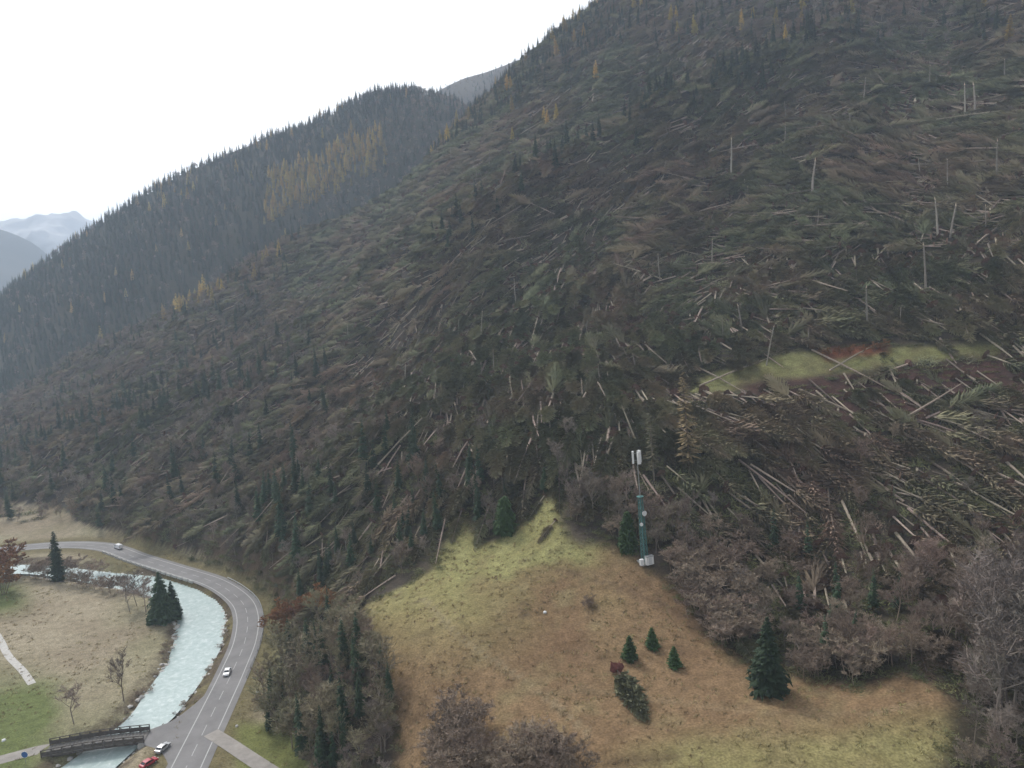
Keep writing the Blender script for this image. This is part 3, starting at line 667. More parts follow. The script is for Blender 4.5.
def zone(px, py):
    if py < 60 and px > 820: return 'in the top right corner'
    if py < 110: return 'near the top skyline'
    if px > 640 and py < 350:
        return ('far above' if py < 220 else 'just above') + ' the terrace' + (', right' if px > 890 else ', middle' if px > 760 else ', left')
    if px > 640 and py < 460: return 'just below the terrace' + (', right' if px > 890 else ', middle' if px > 760 else ', left')
    if px > 640: return ('high' if py < 540 else 'low') + ' right of meadow' + (', picture edge' if px > 930 else ', beside mast' if px < 740 else '')
    if px < 240 and py < 540: return 'above the road bend' + (', at picture edge' if px < 80 else ', high up' if py < 420 else ', low down')
    if py > 590 and px < 420: return 'on the bank between road and meadow' + (', upper' if py < 680 else ', lower')
    if py > 440: return 'behind the meadow' + (', near mast' if px > 540 else ', centre' if px > 400 else ', by road bend')
    return 'mid slope' + (', high' if py < 250 else ', low' if py > 360 else '') + (', far left' if px < 420 else ', centre' if px < 530 else ', above mast')
KINDS = {'fallen': ('fallen_spruce', 'fallen spruce', 'fallen tree', 1.0, 300), 'stem': ('broken_log', 'bare pale log lying', 'log', 1.0, 300),
         'snag': ('dead_tree', 'pale branchless snapped tree still standing', 'dead tree', 1.0, 300), 'spruce': ('standing_spruce', 'dark green spruce still standing', 'spruce', 1.0, 240),
         'larch': ('yellow_larch', 'yellow autumn larch standing', 'larch', 1.0, 240), 'bare': ('bare_tree', 'leafless grey-brown tree', 'bare tree', 1.0, 290),
         'shrub': ('bare_shrub', 'reddish leafless many-stemmed shrub', 'shrub', 1.0, 150), 'brush': ('brush_patch', '', '', 1.0, 0), 'slash': ('slash_heap', '', '', 1.0, 0)}
MASSN = {'fallen': 'fallen_trees', 'stem': 'broken_logs', 'snag': 'broken_trunks', 'spruce': 'standing_forest', 'larch': 'larch_forest', 'bare': 'bare_forest', 'shrub': 'bare_scrub', 'brush': 'low_brush', 'slash': 'branch_litter'}
EXTRA = {k: [] for k in KINDS}                                # matrices from the far hills, added to each mass
def scatter(kd):
    sel = np.where(kind == kd)[0]; P = P0[sel].copy(); n_ = len(sel)
    base, lab, cat, _, lim = KINDS[kd]
    if kd in ('fallen', 'stem'):
        ang = field(px_[sel], py_[sel]) + rng.normal(0, .17, n_) + .35 * fbm(P[:, 0] / 30, P[:, 1] / 30, 2) * 4 + np.where(rng.random(n_) < .08, np.pi, 0) + np.where(rng.random(n_) < .10, rng.uniform(-1, 1, n_), 0)
        X, Y, Z = lying_frames(P, ang, rng.normal(.03, .05, n_)); sc = rng.uniform(.8, 1.3, n_)
        sc *= np.where((px_[sel] < 460), .85, 1)
    elif kd in ('brush', 'slash'):
        X, Y, Z = upright(P, .05); N = normal_at(P[:, 0], P[:, 1]); Z = N; X = X - Z * (X * Z).sum(1)[:, None]; X /= np.linalg.norm(X, axis=1)[:, None]; Y = np.cross(Z, X); sc = rng.uniform(.8, 1.5, n_)
    else:
        X, Y, Z = upright(P, .05 if kd != 'snag' else .09); sc = rng.uniform(.62, 1.12, n_); P[:, 2] -= .25
        if kd == 'bare': sc *= np.where(px_[sel] < 450, .7, .85)
        if kd == 'spruce': sc *= np.where((P[:, 1] < 260) | (P[:, 1] > 560), .66, .9)
    if kd in ('fallen', 'stem'):
        tx, ty, _ = project(P + X * (22 * sc)[:, None]); mx_, my_, _ = project(P + X * (11 * sc)[:, None])
        keep = ~(inside(tx, ty, MEADOW) | inside(mx_, my_, MEADOW) | inside(px_[sel], py_[sel], MEADOW)) & ((P + X * (24 * sc)[:, None])[:, 2] > 7)
        keep &= ~((inside(mx_, my_, TERRACE) | inside(tx, ty, TERRACE) | inside(px_[sel], py_[sel], TERRACE)) & (rng.random(n_) < .92) & (P[:, 1] > 240))
        sel = sel[keep]; P, X, Y, Z, sc, ang = P[keep], X[keep], Y[keep], Z[keep], sc[keep], ang[keep]; n_ = len(sel)
    if kd in ('bare', 'spruce', 'larch', 'shrub'):
        keep = poly_dist(P[:, 0], P[:, 1], road) > 12
        sel = sel[keep]; P, X, Y, Z, sc = P[keep], X[keep], Y[keep], Z[keep], sc[keep]; n_ = len(sel)
    iv = rng.integers(0, len(VAR[kd]), n_)
    dist = np.linalg.norm(P - CAM, axis=1); o_ = np.argsort(dist / sc)
    onscr = (px_[sel] > 2) & (px_[sel] < 1022) & (py_[sel] > 2) & (py_[sel] < 766)
    o_ = [i for i in o_ if onscr[i]]; near = o_[:lim]; ns = set(near)
    for i in near:
        z_ = zone(px_[sel][i], py_[sel][i]); M_ = mat4(X[i], Y[i], Z[i], P[i], float(sc[i])); pre = ''
        big = 'long ' if sc[i] > (1.12 if kd in ('fallen', 'stem') else .95) else 'short ' if sc[i] < (.95 if kd in ('fallen', 'stem') else .75) else ''
        if kd in ('fallen', 'stem'):
            a_ = math.degrees(ang[i]) % 360; d_ = ['right', 'up right', 'up', 'up left', 'left', 'down left', 'down', 'down right'][int((a_ + 22.5) // 45) % 8]
            lb_ = f'{big}{lab}' + (' with root plate' if 'root_plate' in PROTO[(kd, int(iv[i]))] else '') + f' pointing {d_} {z_}'
        else:
            lb_ = {'long ': 'tall ', 'short ': 'small '}.get(big, '') + f'{lab} {z_}'
        thing(base, kd, int(iv[i]), M_, lb_, cat, f'{lb_} (group)'.replace(' (group)', ''))
    rest = [i for i in range(n_) if i not in ns]
    mats = [mat4(X[i], Y[i], Z[i], P[i], 1.0) for i in rest]; scs = [sc[i] for i in rest]; ivs = [iv[i] for i in rest]
    for (M_, s__, v__) in EXTRA[kd]: mats.append(M_); scs.append(s__); ivs.append(v__)
    if mats:
        mass(MASSN[kd], kd, [tuple(M_.translation) for M_ in mats], [tuple(M_.to_euler('XYZ')) for M_ in mats], np.repeat(np.array(scs)[:, None], 3, 1), ivs)
    print('SCATTER', kd, n_, len(near), len(rest))
# forest of the far hills
def far_forest(hf, x0, x1, y0, y1, step, band=None, smin=.75, smax=1.15):
    X, Y = np.meshgrid(np.arange(x0, x1, step), np.arange(y0, y1, step)); X = X.ravel() + rng.uniform(-.5, .5, X.size) * step; Y = Y.ravel() + rng.uniform(-.5, .5, Y.size) * step
    Z = hf(X, Y); px, py, _ = project(np.stack([X, Y, Z], -1)); nn = fbm(X / 120, Y / 120, 3) * 2; n4 = fbm(X / 35 + 7, Y / 35, 3) * 2; k = (px > -40) & (px < 700) & (py < 420) & (rng.random(len(X)) < .85 + .6 * n4)
    for x, y, z, a, b_, q in zip(X[k], Y[k], Z[k], px[k], py[k], nn[k]):
        yl = inside(np.array([a]), np.array([b_ + q * 8]), [(262, 225), (272, 172), (325, 152), (380, 130), (395, 165), (340, 195)])[0]
        r_ = random.random()
        kd = 'bare' if a > 330 + .8 * (200 - b_) and r_ < .45 else 'larch' if (yl and r_ < .9) or r_ < (.012 + max(0, q) * .12) else ('bare' if r_ > .8 - .3 * q else 'spruce')
        if kd == 'none': continue
        EXTRA[kd].append((Matrix.Translation((x, y, z - .4)) @ Matrix.Rotation(random.uniform(0, 6.28), 4, 'Z'), random.uniform(smin, smax) * (1.35 if kd == 'larch' else 1), random.randrange(len(VAR[kd]))))
far_forest(far_h, -950, 200, 830, 1160, 5.2, smin=.4, smax=.85)
far_forest(ridge_h, -400, 250, 1480, 1680, 11, smin=.3, smax=.7)
for kd in KINDS: scatter(kd)

# ------------------------------------------------------------------ grass tufts, undergrowth, bank stones
def carpet(name, kd, x, y, smin, smax, sink=.03):
    P = np.stack([x, y, height(x, y) - sink], -1); n_ = len(x); sc = rng.uniform(smin, smax, n_)
    mass(name, kd, P, np.stack([np.zeros(n_), np.zeros(n_), rng.uniform(0, 6.28, n_)], -1), np.repeat(sc[:, None], 3, 1), rng.integers(0, len(VAR[kd]), n_))
x, y = jgrid(-60, 130, 118, 245, 1.1); a, b_, _ = project(np.stack([x, y, height(x, y)], -1))
k = inside(a, b_, MEADOW) & (rng.random(len(x)) < np.clip(.2 + .9 * fbm(x / 12, y / 12, 4), .03, .8))
x2, y2 = jgrid(-260, -60, 150, 340, 1.5); z2 = height(x2, y2)
k2 = (np.abs(z2) < 3) & (poly_dist(x2, y2, road) > 6.5) & (poly_dist(x2, y2, rc) > 10) & (rng.random(len(x2)) < np.clip(.18 + .9 * fbm(x2 / 14, y2 / 14, 4), .02, .8))
carpet('meadow_grass', 'tuft', np.r_[x[k], x2[k2]], np.r_[y[k], y2[k2]], .6, 1.5)
x, y = jgrid(-330, 260, 118, 420, 2.6); z = height(x, y); a, b_, _ = project(np.stack([x, y, z], -1))
dark = ~inside(a, b_, MEADOW) & ((z > 4) | ((z > .8) & (x > -150))) & ~inside(a, b_, TERRACE) & (rng.random(len(x)) < np.where(poly_dist(x, y, road) < 30, .95, .6)) & (poly_dist(x, y, road) > 8)
edge = inside(a, b_, MEADOW) & ~(inside(a + 9, b_, MEADOW) & inside(a - 9, b_, MEADOW) & inside(a, b_ - 6, MEADOW) & inside(a, b_ + 6, MEADOW)) & (rng.random(len(x)) < .4)
k = dark | edge; carpet('undergrowth', 'brush', x[k], y[k], .35, .95, .1)
t = rng.uniform(0, len(rc) - 1, 900); i0 = t.astype(int).clip(0, len(rc) - 2); side = rng.random(900) < .5
q = np.where(side[:, None], lb[i0] * (1 - (t - i0))[:, None] + lb[i0 + 1] * (t - i0)[:, None], rb[i0] * (1 - (t - i0))[:, None] + rb[i0 + 1] * (t - i0)[:, None]); cq = rc[i0]
dr_ = (q - cq); dr_ /= np.linalg.norm(dr_, axis=1)[:, None]; q = q + dr_ * rng.normal(1.2, 1.2, 900)[:, None]
k = poly_dist(q[:, 0], q[:, 1], road) > 7
carpet('bank_stones', 'stone', q[k, 0], q[k, 1], .5, 1.5, .05)

# ------------------------------------------------------------------ single things, found on the ground
def hit(px, py, t0=100.0, t1=1000.0):
    d = ray(float(px), float(py)); t = np.linspace(t0, t1, 1800); Q = CAM + d * t[:, None]
    k = np.where(Q[:, 2] < height(Q[:, 0], Q[:, 1]))[0]
    i = k[0] if len(k) else len(t) - 1
    q = Q[i]; return Vector((q[0], q[1], float(height(np.array([q[0]]), np.array([q[1]]))[0])))
def dist_of(p): return (Vector(CAM) - p).length
def stand(name, kind, i, px, py, hpx, label, cat, group=None, base_h=None, wide=1.0, lean=(0, 0), rz=None, mats=None):
    p = hit(px, py); hs_ = max(v[2] for b_, _ in VAR[kind][i].values() for v in b_.v); s_ = hpx * dist_of(p) / F / hs_
    rz = random.uniform(0, 6.28) if rz is None else rz
    M4 = Matrix.Translation(p - Vector((0, 0, .15))) @ Matrix.Rotation(lean[0], 4, 'Y') @ Matrix.Rotation(lean[1], 4, 'X') @ Matrix.Rotation(rz, 4, 'Z') @ Matrix.Diagonal((s_ * wide, s_ * wide, s_, 1))
    return thing(name, kind, i, M4, label, cat, group)
def newkind(kind, parts):
    reg(kind, parts); i = len(VAR[kind]) - 1; PROTO[(kind, i)] = {nm: b_.mesh(f'{kind}_{nm}', [mt]) for nm, (b_, mt) in parts.items()}; return i
T, K = spruce_parts(401, 14, 3.7, .02, 520, droop=.3, width=.26, narrow=.8); newkind('lush', {'trunk': (T, M_bark), 'crown': (K, M_spruce)})
T, K = spruce_parts(402, 16, 5.2, .02, 560, droop=.34, width=.24, narrow=.7); newkind('lush', {'trunk': (T, M_bark), 'crown': (K, M_spruce)})
T, K = spruce_parts(403, 5, 1.35, .01, 200, droop=.15, width=.3, narrow=.75); newkind('young', {'trunk': (T, M_bark), 'crown': (K, M_ivy)})
T, K = spruce_parts(404, 18, 2.7, .03, 420, droop=.35, width=.28, narrow=.55); newkind('lush', {'trunk': (T, M_bark), 'crown': (K, M_spruce)})
T, K = spruce_parts(405, 12, 4.0, .02, 500, droop=.35, width=.3, narrow=.35); newkind('round', {'trunk': (T, M_bark), 'crown': (K, M_ivy)})
M_paleyellow = mat('thin_larch_needles', (0.26, 0.195, 0.105), 0.9, .3, 1.0)
T, K = spruce_parts(406, 32, 4.2, .12, 260, droop=.25, width=.11, narrow=.45, gap=.2); newkind('thinlarch', {'trunk': (T, M_barkpale), 'crown': (K, M_paleyellow)})
T, K = spruce_parts(407, 24, 3.0, .15, 170, droop=.25, width=.09, narrow=.5, gap=.3); newkind('thinlarch', {'trunk': (T, M_barkpale), 'crown': (K, M_sprucef)})
stand('spruce_tree', 'lush', 0, 768, 691, 69, 'dark green cone-shaped spruce standing alone at the right of the meadow', 'spruce', wide=1.05)
stand('spruce_tree', 'lush', 1, 163, 621, 45, 'broad dark spruce at the river bend, in front of the milky water', 'spruce', wide=.95)
stand('spruce_tree', 'lush', 1, 174, 618, 34, 'smaller dark spruce on the right flank of the broad one at the river bend', 'spruce', wide=.8)
stand('spruce_tree', 'lush', 2, 59, 581, 43, 'slim tall dark spruce between road and river at the far left', 'spruce', wide=1.05)
stand('spruce_tree', 'round', 0, 506, 533, 37, 'round dense green spruce on the upper edge of the meadow', 'spruce', wide=.95)
stand('spruce_tree', 'round', 0, 628, 550, 38, 'fresh green dense conifer just left of the radio mast', 'spruce', wide=.8)
for k, (a, b_, h_, lb_) in enumerate([(630, 661, 24, 'leftmost of three small young conifers in the meadow'), (652, 648, 20, 'uppermost of three small young conifers in the meadow'), (674, 667, 20, 'rightmost of three small young conifers in the meadow')]):
    stand('young_conifer', 'young', 0, a, b_, h_, lb_, 'young conifer', 'young conifers in the meadow', wide=1.35)
stand('larch_tree', 'thinlarch', 0, 690, 474, 100, 'tall thin yellow-brown larch rising behind the radio mast', 'larch', lean=(-.05, 0))
stand('larch_tree', 'thinlarch', 1, 654, 480, 74, 'thin grey conifer standing left of the tall yellow larch', 'conifer', lean=(-.04, 0))
for k, (a, b_, h_, ln) in enumerate([(868, 332, 42, -.05), (938, 238, 35, -.06), (950, 238, 30, .12), (926, 293, 44, -.05), (965, 119, 29, -.05), (975, 116, 28, .0), (997, 186, 38, .0), (731, 176, 36, .02), (812, 196, 34, 0),
                                     (660, 280, 26, -.05), (437, 382, 14, -.1), (505, 480, 26, .2), (712, 264, 24, .03), (600, 385, 22, -.1), (742, 330, 26, -.1), (930, 92, 22, 0), (475, 420, 12, .1)]):
    stand('dead_tree', 'snag', k % 3, a, b_, h_, 'pale bare pole of a snapped tree, ' + ['tallest one above the terrace', 'left of a pair high above the terrace', 'tilted one of a pair high above the terrace', 'below the pair above the terrace',
        'left twin near the top right corner', 'right twin near the top right corner', 'near the right picture edge', 'alone in the upper middle slope', 'upright in the upper right slope', 'short, mid slope above the mast',
        'short white one left of the picture middle', 'leaning over the round spruce', 'mid slope far above the mast', 'thin, above the meadow middle', 'slanted, left of the terrace', 'small, top right near skyline', 'tiny one above the meadow'][k], 'dead tree', 'pale dead poles on the slope', lean=(ln, 0), wide=1.25)
# the uprooted spruce in the meadow
def lie(name, kind, i, p0, p1, label, cat, group=None, wide=1.0, lift=0.0):
    a = hit(*p0); b_ = hit(*p1); X = (b_ - a); L = X.length; X.normalize(); N = Vector(normal_at(np.array([a.x]), np.array([a.y]))[0]); Y = N.cross(X).normalized(); Z = X.cross(Y)
    s_ = L / max(v[0] for b2, _ in VAR[kind][i].values() for v in b2.v)
    k_ = min(s_, 1.15) * wide
    return thing(name, kind, i, mat4(X, Y, Z, a + N * lift, (s_, k_, k_)), label, cat, group)
T, K = spruce_parts(420, 14, 2.9, .16, 420, droop=.0, sweep=.35, width=.22, narrow=.45)
T.map(lambda v: lay(v, .6)); K.map(lambda v: lay(v, .6)); newkind('uproot', {'trunk': (T, M_bark), 'crown': (K, mat('wilted_needles', (.2, .2, .12), .85, .5, .5)), 'root_plate': (rootplate(5, 1.5).map(lambda v: v + Vector((0, 0, 1.0))), mat('red_root_soil', (.19, .075, .065), .95, .35, 2.0))})
lie('uprooted_spruce', 'uproot', 0, (617, 674), (646, 724), 'uprooted spruce with a red-brown root plate lying alone in the meadow', 'fallen tree')
for a, b_, lb_ in [((490, 508), (476, 550), 'long dark fallen spruce reaching from the wood edge down into the meadow'), ((462, 512), (452, 545), 'dark fallen spruce at the left wood edge of the meadow'), ((545, 497), (528, 522), 'fallen spruce slanting over the upper tip of the meadow'), ((556, 522), (538, 545), 'small fallen spruce below the upper tip of the meadow')]:
    lie('fallen_spruce', 'fallen', 2, a, b_, lb_, 'fallen tree', 'fallen spruces in the meadow edge', wide=1.15)
for a, b_ in [((880, 345), (830, 372)), ((905, 400), (812, 352)), ((905, 440), (800, 392)), ((745, 395), (690, 365)), ((770, 360), (700, 388)), ((930, 455), (872, 398)), ((840, 440), (770, 398)), ((838, 450), (822, 408)), ((1000, 330), (930, 298)), ((800, 305), (770, 268)), ((985, 300), (900, 235)), ((860, 330), (818, 300)), ((700, 340), (658, 300))]:
    lie('broken_log', 'stem', random.randrange(3), b_, a, 'long pale log slanting down right, ' + ('across the terrace' if 340 < (a[1] + b_[1]) / 2 < 380 else 'below the terrace' if a[1] > 360 else 'above the terrace') + (', right' if a[0] > 870 else ', left' if a[0] < 780 else ', middle'), 'log', 'long logs around the terrace', wide=1.0)
# bare shrubs and trees round the meadow, on the bank and the river flat
R = random.Random(5)
def tell(label, a, b_, pts, hh_, hr):
    t_ = (hh_ - hr[0]) / (hr[1] - hr[0]); out = label + (', tall' if t_ > .67 else ', low' if t_ < .33 else ', mid-sized')
    if len(pts) > 5 and len(label.split()) < 13:
        xm = sum(p[0] for p in pts) / len(pts); ym = sum(p[1] for p in pts) / len(pts); out += ', ' + ('upper' if b_ < ym else 'lower') + (' left' if a < xm else ' right')
    return out
def shrubs(pts, name, kind, hrange, label, cat, group, wide=1.0):
    for k, (a, b_) in enumerate(pts):
        q_ = hit(a, b_)
        if poly_dist(np.array([q_.x]), np.array([q_.y]), road)[0] < 9 + .5 * (hrange[1] > 40) * 8: continue
        stand(name, kind, R.randrange(len(VAR[kind])), a, b_, (hh_ := R.uniform(*hrange)), tell(label, a, b_, pts, hh_, hrange), cat, group, wide=wide * R.uniform(.85, 1.15))
def fill(poly, n_):
    xs = [p[0] for p in poly]; ys = [p[1] for p in poly]; out = []
    while len(out) < n_:
        a, b_ = R.uniform(min(xs), max(xs)), R.uniform(min(ys), max(ys))
        if inside(np.array([a]), np.array([b_]), poly)[0]: out.append((a, b_))
    return sorted(out, key=lambda q: q[1])
shrubs(fill([(665, 575), (700, 560), (735, 575), (762, 620), (750, 650), (715, 640), (690, 610)], 26), 'bare_shrub', 'shrub', (24, 40), 'reddish bare thicket shrub between mast and lone spruce', 'shrub', 'shrubs between mast and lone spruce')
shrubs(fill([(800, 655), (850, 640), (895, 660), (890, 678), (830, 682), (790, 672)], 18), 'bare_shrub', 'shrub', (22, 36), 'reddish bare thicket shrub right of the lone spruce', 'shrub', 'shrubs right of the lone spruce')
shrubs(fill([(432, 745), (455, 730), (480, 738), (490, 768), (440, 790), (418, 775)], 12), 'bare_shrub', 'shrub', (28, 40), 'grey-brown bare shrub at the bottom left of the meadow', 'shrub', 'shrubs at the bottom left of the meadow')
shrubs(fill([(495, 775), (520, 760), (575, 765), (582, 790), (520, 800)], 12), 'bare_shrub', 'shrub', (28, 42), 'grey-brown bare shrub cut by the bottom picture edge', 'shrub', 'shrubs at the bottom edge')
shrubs([(586, 608), (590, 606)], 'bare_shrub', 'shrub', (9, 13), 'small purple-grey bush alone in the upper meadow', 'shrub', 'small bush in the upper meadow')
shrubs(fill([(965, 690), (1000, 640), (1040, 660), (1040, 740), (985, 740)], 16), 'bare_tree', 'bare', (70, 100), 'tall grey leafless tree in the clump at the lower right edge', 'bare tree', 'bare trees at the lower right edge')
for poly_, ph_ in (([(264, 668), (285, 655), (325, 632), (330, 680), (262, 715)], 'upper part, road side'), ([(325, 632), (352, 632), (374, 650), (385, 690), (330, 690)], 'upper part, meadow side'), ([(262, 715), (325, 690), (325, 790), (305, 770)], 'lower part, road side'), ([(325, 690), (388, 690), (396, 740), (380, 800), (325, 800)], 'lower part, meadow side')):
    shrubs(fill(poly_, 13), 'bare_tree', 'obare', (30, 54), 'olive-grey leafless tree in the bank wood beside the road, ' + ph_, 'bare tree', 'bank wood, ' + ph_)
    shrubs(fill(poly_, 4), 'spruce_tree', 'spruce', (40, 62), 'dark spruce in the bank wood beside the road, ' + ph_, 'spruce', 'bank wood spruces, ' + ph_)
T, K = bare_parts(440, 5, 3, 4, 5, 10, .1); newkind('rust', {'stem': (T, M_bark), 'crown': (K, M_rust)})
shrubs(fill([(272, 640), (285, 615), (335, 600), (355, 606), (300, 622), (282, 645)], 16), 'rusty_shrub', 'rust', (16, 26), 'rust-brown leafy shrub on the crest of the road cutting', 'shrub', 'rusty shrubs above the road')
shrubs(fill([(2, 600), (14, 585), (10, 575), (-6, 570)], 4), 'rusty_shrub', 'rust', (26, 34), 'dark rusty bush at the left picture edge by the river', 'shrub', 'rusty bushes at the left edge')
shrubs([(826, 358), (838, 356), (850, 355), (862, 354), (874, 352), (884, 351)], 'rusty_shrub', 'rust', (9, 12), 'low rust-red brush in the red strip on the terrace', 'shrub', 'rusty brush on the terrace')
stand('bare_tree', 'bare', 0, 124, 702, 46, 'slender leafless tree standing alone on the river flat', 'bare tree', wide=.8)
stand('bare_tree', 'bare', 1, 74, 724, 40, 'pale leafless tree by the far end of the bridge', 'bare tree', wide=1.0)
shrubs([(130, 612), (137, 606), (126, 602), (146, 612)], 'bare_tree', 'bare', (26, 36), 'bushy leafless tree on the bank left of the broad spruce', 'bare tree', 'bare trees left of the broad spruce')
shrubs([(38, 579), (45, 581), (32, 578), (88, 588), (96, 590), (75, 584), (104, 592), (112, 594), (82, 586), (70, 576), (95, 577)], 'bare_shrub', 'shrub', (12, 19), 'dark bare bush on the near river bank at the far left', 'shrub', 'bushes on the far left river bank')
bank_pts = [((lb[i] * 1.0)) for i in range(18, 62, 2)] ; k = 0
for q in list(lb[14:70:2]) + list(rb[14:60:2]):
    dq = rc[np.argmin(np.hypot(*(rc - q).T))]; o_ = (q - dq) / (np.linalg.norm(q - dq) + 1e-6); p = q + o_ * R.uniform(1.5, 3.2)
    if poly_dist(np.array([p[0]]), np.array([p[1]]), road)[0] < 6.5: continue
    z = float(height(np.array([p[0]]), np.array([p[1]]))[0]); s_ = R.uniform(.16, .36)
    thing('bare_shrub', 'shrub', R.randrange(3), Matrix.Translation((p[0], p[1], z - .1)) @ Matrix.Rotation(R.uniform(0, 6), 4, 'Z') @ Matrix.Diagonal((s_ * 1.4, s_ * 1.4, s_, 1)), 'low bare willow bush along the edge of the milky river', 'shrub', 'willow bushes along the river')

# pale splinters: stumps of snapped trees
M_white = mat('white_paint', (.8, .8, .79), .5, .04, 2.0)
st = MB(); st.tube([(0, 0, -.3), (.02, 0, .6), (.0, .03, 1.0)], [.45, .38, .3], 7); sp = MB()
for k in range(6):
    a = k * 1.05; sp.tube([(math.cos(a) * .2, math.sin(a) * .2, .95), (math.cos(a) * .26, math.sin(a) * .26, 1.5 + .35 * (k % 3))], [.16, .02], 4)
newkind('stump', {'stem': (st, M_barkpale), 'splinters': (sp, mat('fresh_wood', (.72, .62, .48), .8, .15, 3.0))})
for a, b_ in [(780, 248), (787, 262), (853, 310), (632, 352), (645, 345), (814, 335), (830, 438), (787, 440), (812, 442), (870, 440), (787, 442), (838, 413), (683, 494), (995, 440), (917, 473), (912, 318), (690, 318), (437, 378), (475, 413), (595, 414), (600, 380), (640, 344), (950, 300), (955, 118), (1008, 190), (1020, 186), (915, 105), (825, 173), (846, 385), (917, 384), (900, 82), (865, 438), (720, 460), (760, 405), (440, 400), (520, 395), (990, 212), (770, 300), (735, 280), (460, 330)]:
    stand('snapped_stump', 'stump', 0, a, b_, R.uniform(3.5, 6), 'pale splintered stump ' + zone(a, b_), 'stump', 'pale stumps ' + zone(a, b_), wide=1.2)

# ------------------------------------------------------------------ radio mast
M_teal = mat('teal_steel', (.10, .22, .21), .5, .15, 2.0, metal=.2); M_steel = mat('galvanised_steel', (.4, .41, .42), .45, .1, 3.0, metal=.6); M_dark = mat('dark_plastic', (.03, .03, .035), .5, .1, 3.0); M_conc = mat('concrete', (.42, .41, .39), .9, .15, 1.2)
mp = hit(645, 563); mast = empty('radio_mast', mp, rad(20), label='teal lattice radio mast with white antenna panels at the upper meadow edge', category='radio mast')
mast.rotation_euler = (0, rad(-2.6), rad(20))
HM = 110 * dist_of(mp) / F; HL = HM * .58
def part(name, B_, m_, parent=mast, sm=False, **kw): return link(name, B_.mesh(name, [m_] if not isinstance(m_, list) else m_, sm), parent, **kw)
q = MB(); q.box((0, 0, .15), (3.4, 3.4, .7)); part('foundation', q, M_conc)
def leg_at(k, z): 
    rr = 1.05 - .35 * z / HL; a = k * 2 * math.pi / 3; return Vector((math.cos(a) * rr, math.sin(a) * rr, z + .5))
for k in range(3):
    q = MB(); q.tube([leg_at(k, 0), leg_at(k, HL)], [.15, .12], 8); part('leg', q, M_teal)
q = MB(); nb_ = 11
for j in range(nb_):
    z0, z1 = HL * j / nb_, HL * (j + 1) / nb_
    for k in range(3): q.tube([leg_at(k, z0), leg_at((k + 1) % 3, z1)], [.06, .06], 4); q.tube([leg_at(k, z1), leg_at((k + 1) % 3, z1)], [.06, .06], 4); q.tube([leg_at((k + 1) % 3, z0), leg_at(k, z1)], [.05, .05], 4)
part('bracing', q, M_teal, kind='stuff')
q = MB(); q.tube([(0, 0, 1.0), (0, 0, HL)], [.2, .2], 8); part('cable_duct', q, M_teal)
q = MB(); q.tube([(0, 0, HL - .6), (0, 0, HM)], [.16, .12], 8); part('pole', q, M_steel)
q = MB(); q.tube([(0, 0, HL + .42), (0, 0, HL + .5)], [1.0, 1.0], 12); part('platform', q, M_teal)
for k in range(3):
    a = k * 2 * math.pi / 3 + .45; ca, sa = math.cos(a), math.sin(a)
    q = MB(); q.box((ca * 1.15, sa * 1.15, HM - 1.9), (.5, .85, 3.4), a); o = part('antenna_panel', q, M_white)
    q = MB(); q.tube([(0, 0, HM - .8), (ca * 1.0, sa * 1.0, HM - .8)], [.05, .05], 5); q.tube([(0, 0, HM - 2.8), (ca * 1.0, sa * 1.0, HM - 2.8)], [.05, .05], 5); part('bracket', q, M_steel, o)
for (zz, a, r_) in ((HL * .78, -1.4, .75), (HL * .62, -2.2, .5)):
    q = MB(); ca, sa = math.cos(a), math.sin(a); q.tube([(ca * .95, sa * .95, zz), (ca * 1.1, sa * 1.1, zz), (ca * 1.45, sa * 1.45, zz)], [.12, r_ * .8, r_], 14); part('dish', q, M_white)
q = MB(); q.box((.2, -2.2, 1.35), (2.2, 1.1, 2.3)); cb = part('cabinet', q, M_white)
q = MB(); q.box((.2, -2.77, 1.35), (.9, .04, 1.9)); part('door', q, mat('grey_door', (.6, .61, .62), .5, .05, 2), cb)
q = MB(); q.box((.2, -2.2, 2.56), (2.4, 1.3, .12)); part('roof', q, M_steel, cb)
q = MB(); q.box((-1.9, -1.6, 1.05), (1.0, .8, 1.7)); part('cabinet', q, M_white)

# ------------------------------------------------------------------ bridge
M_timber = mat('weathered_timber', (.12, .105, .095), .9, .25, 1.5); M_deck = mat('bridge_deck', (.17, .16, .15), .9, .2, 1.0)
b0 = Vector((*zat(147, 737), 0)); b1 = Vector((*zat(46, 752), 0)); bx_ = b1 - b0; BL = bx_.length; ba = math.atan2(bx_.y, bx_.x)
br = empty('footbridge', (b0.x, b0.y, 0), ba, label='dark timber bridge with solid railings crossing the milky river', category='bridge')
BW = 2.6
def arch(t): return .18 + .5 * math.sin(math.pi * t)
nP = int(BL / .9)
pk = MB(); pk.box((0, 0, 0), (.82, 2 * BW, .12)); plm = pk.mesh('plank', [M_deck])
for k in range(nP):
    o = link('plank', plm, br); t = (k + .5) / nP; o.location = (t * BL, 0, arch(t)); o.rotation_euler = (0, -math.atan(.5 * math.pi * math.cos(math.pi * t) / BL), 0)
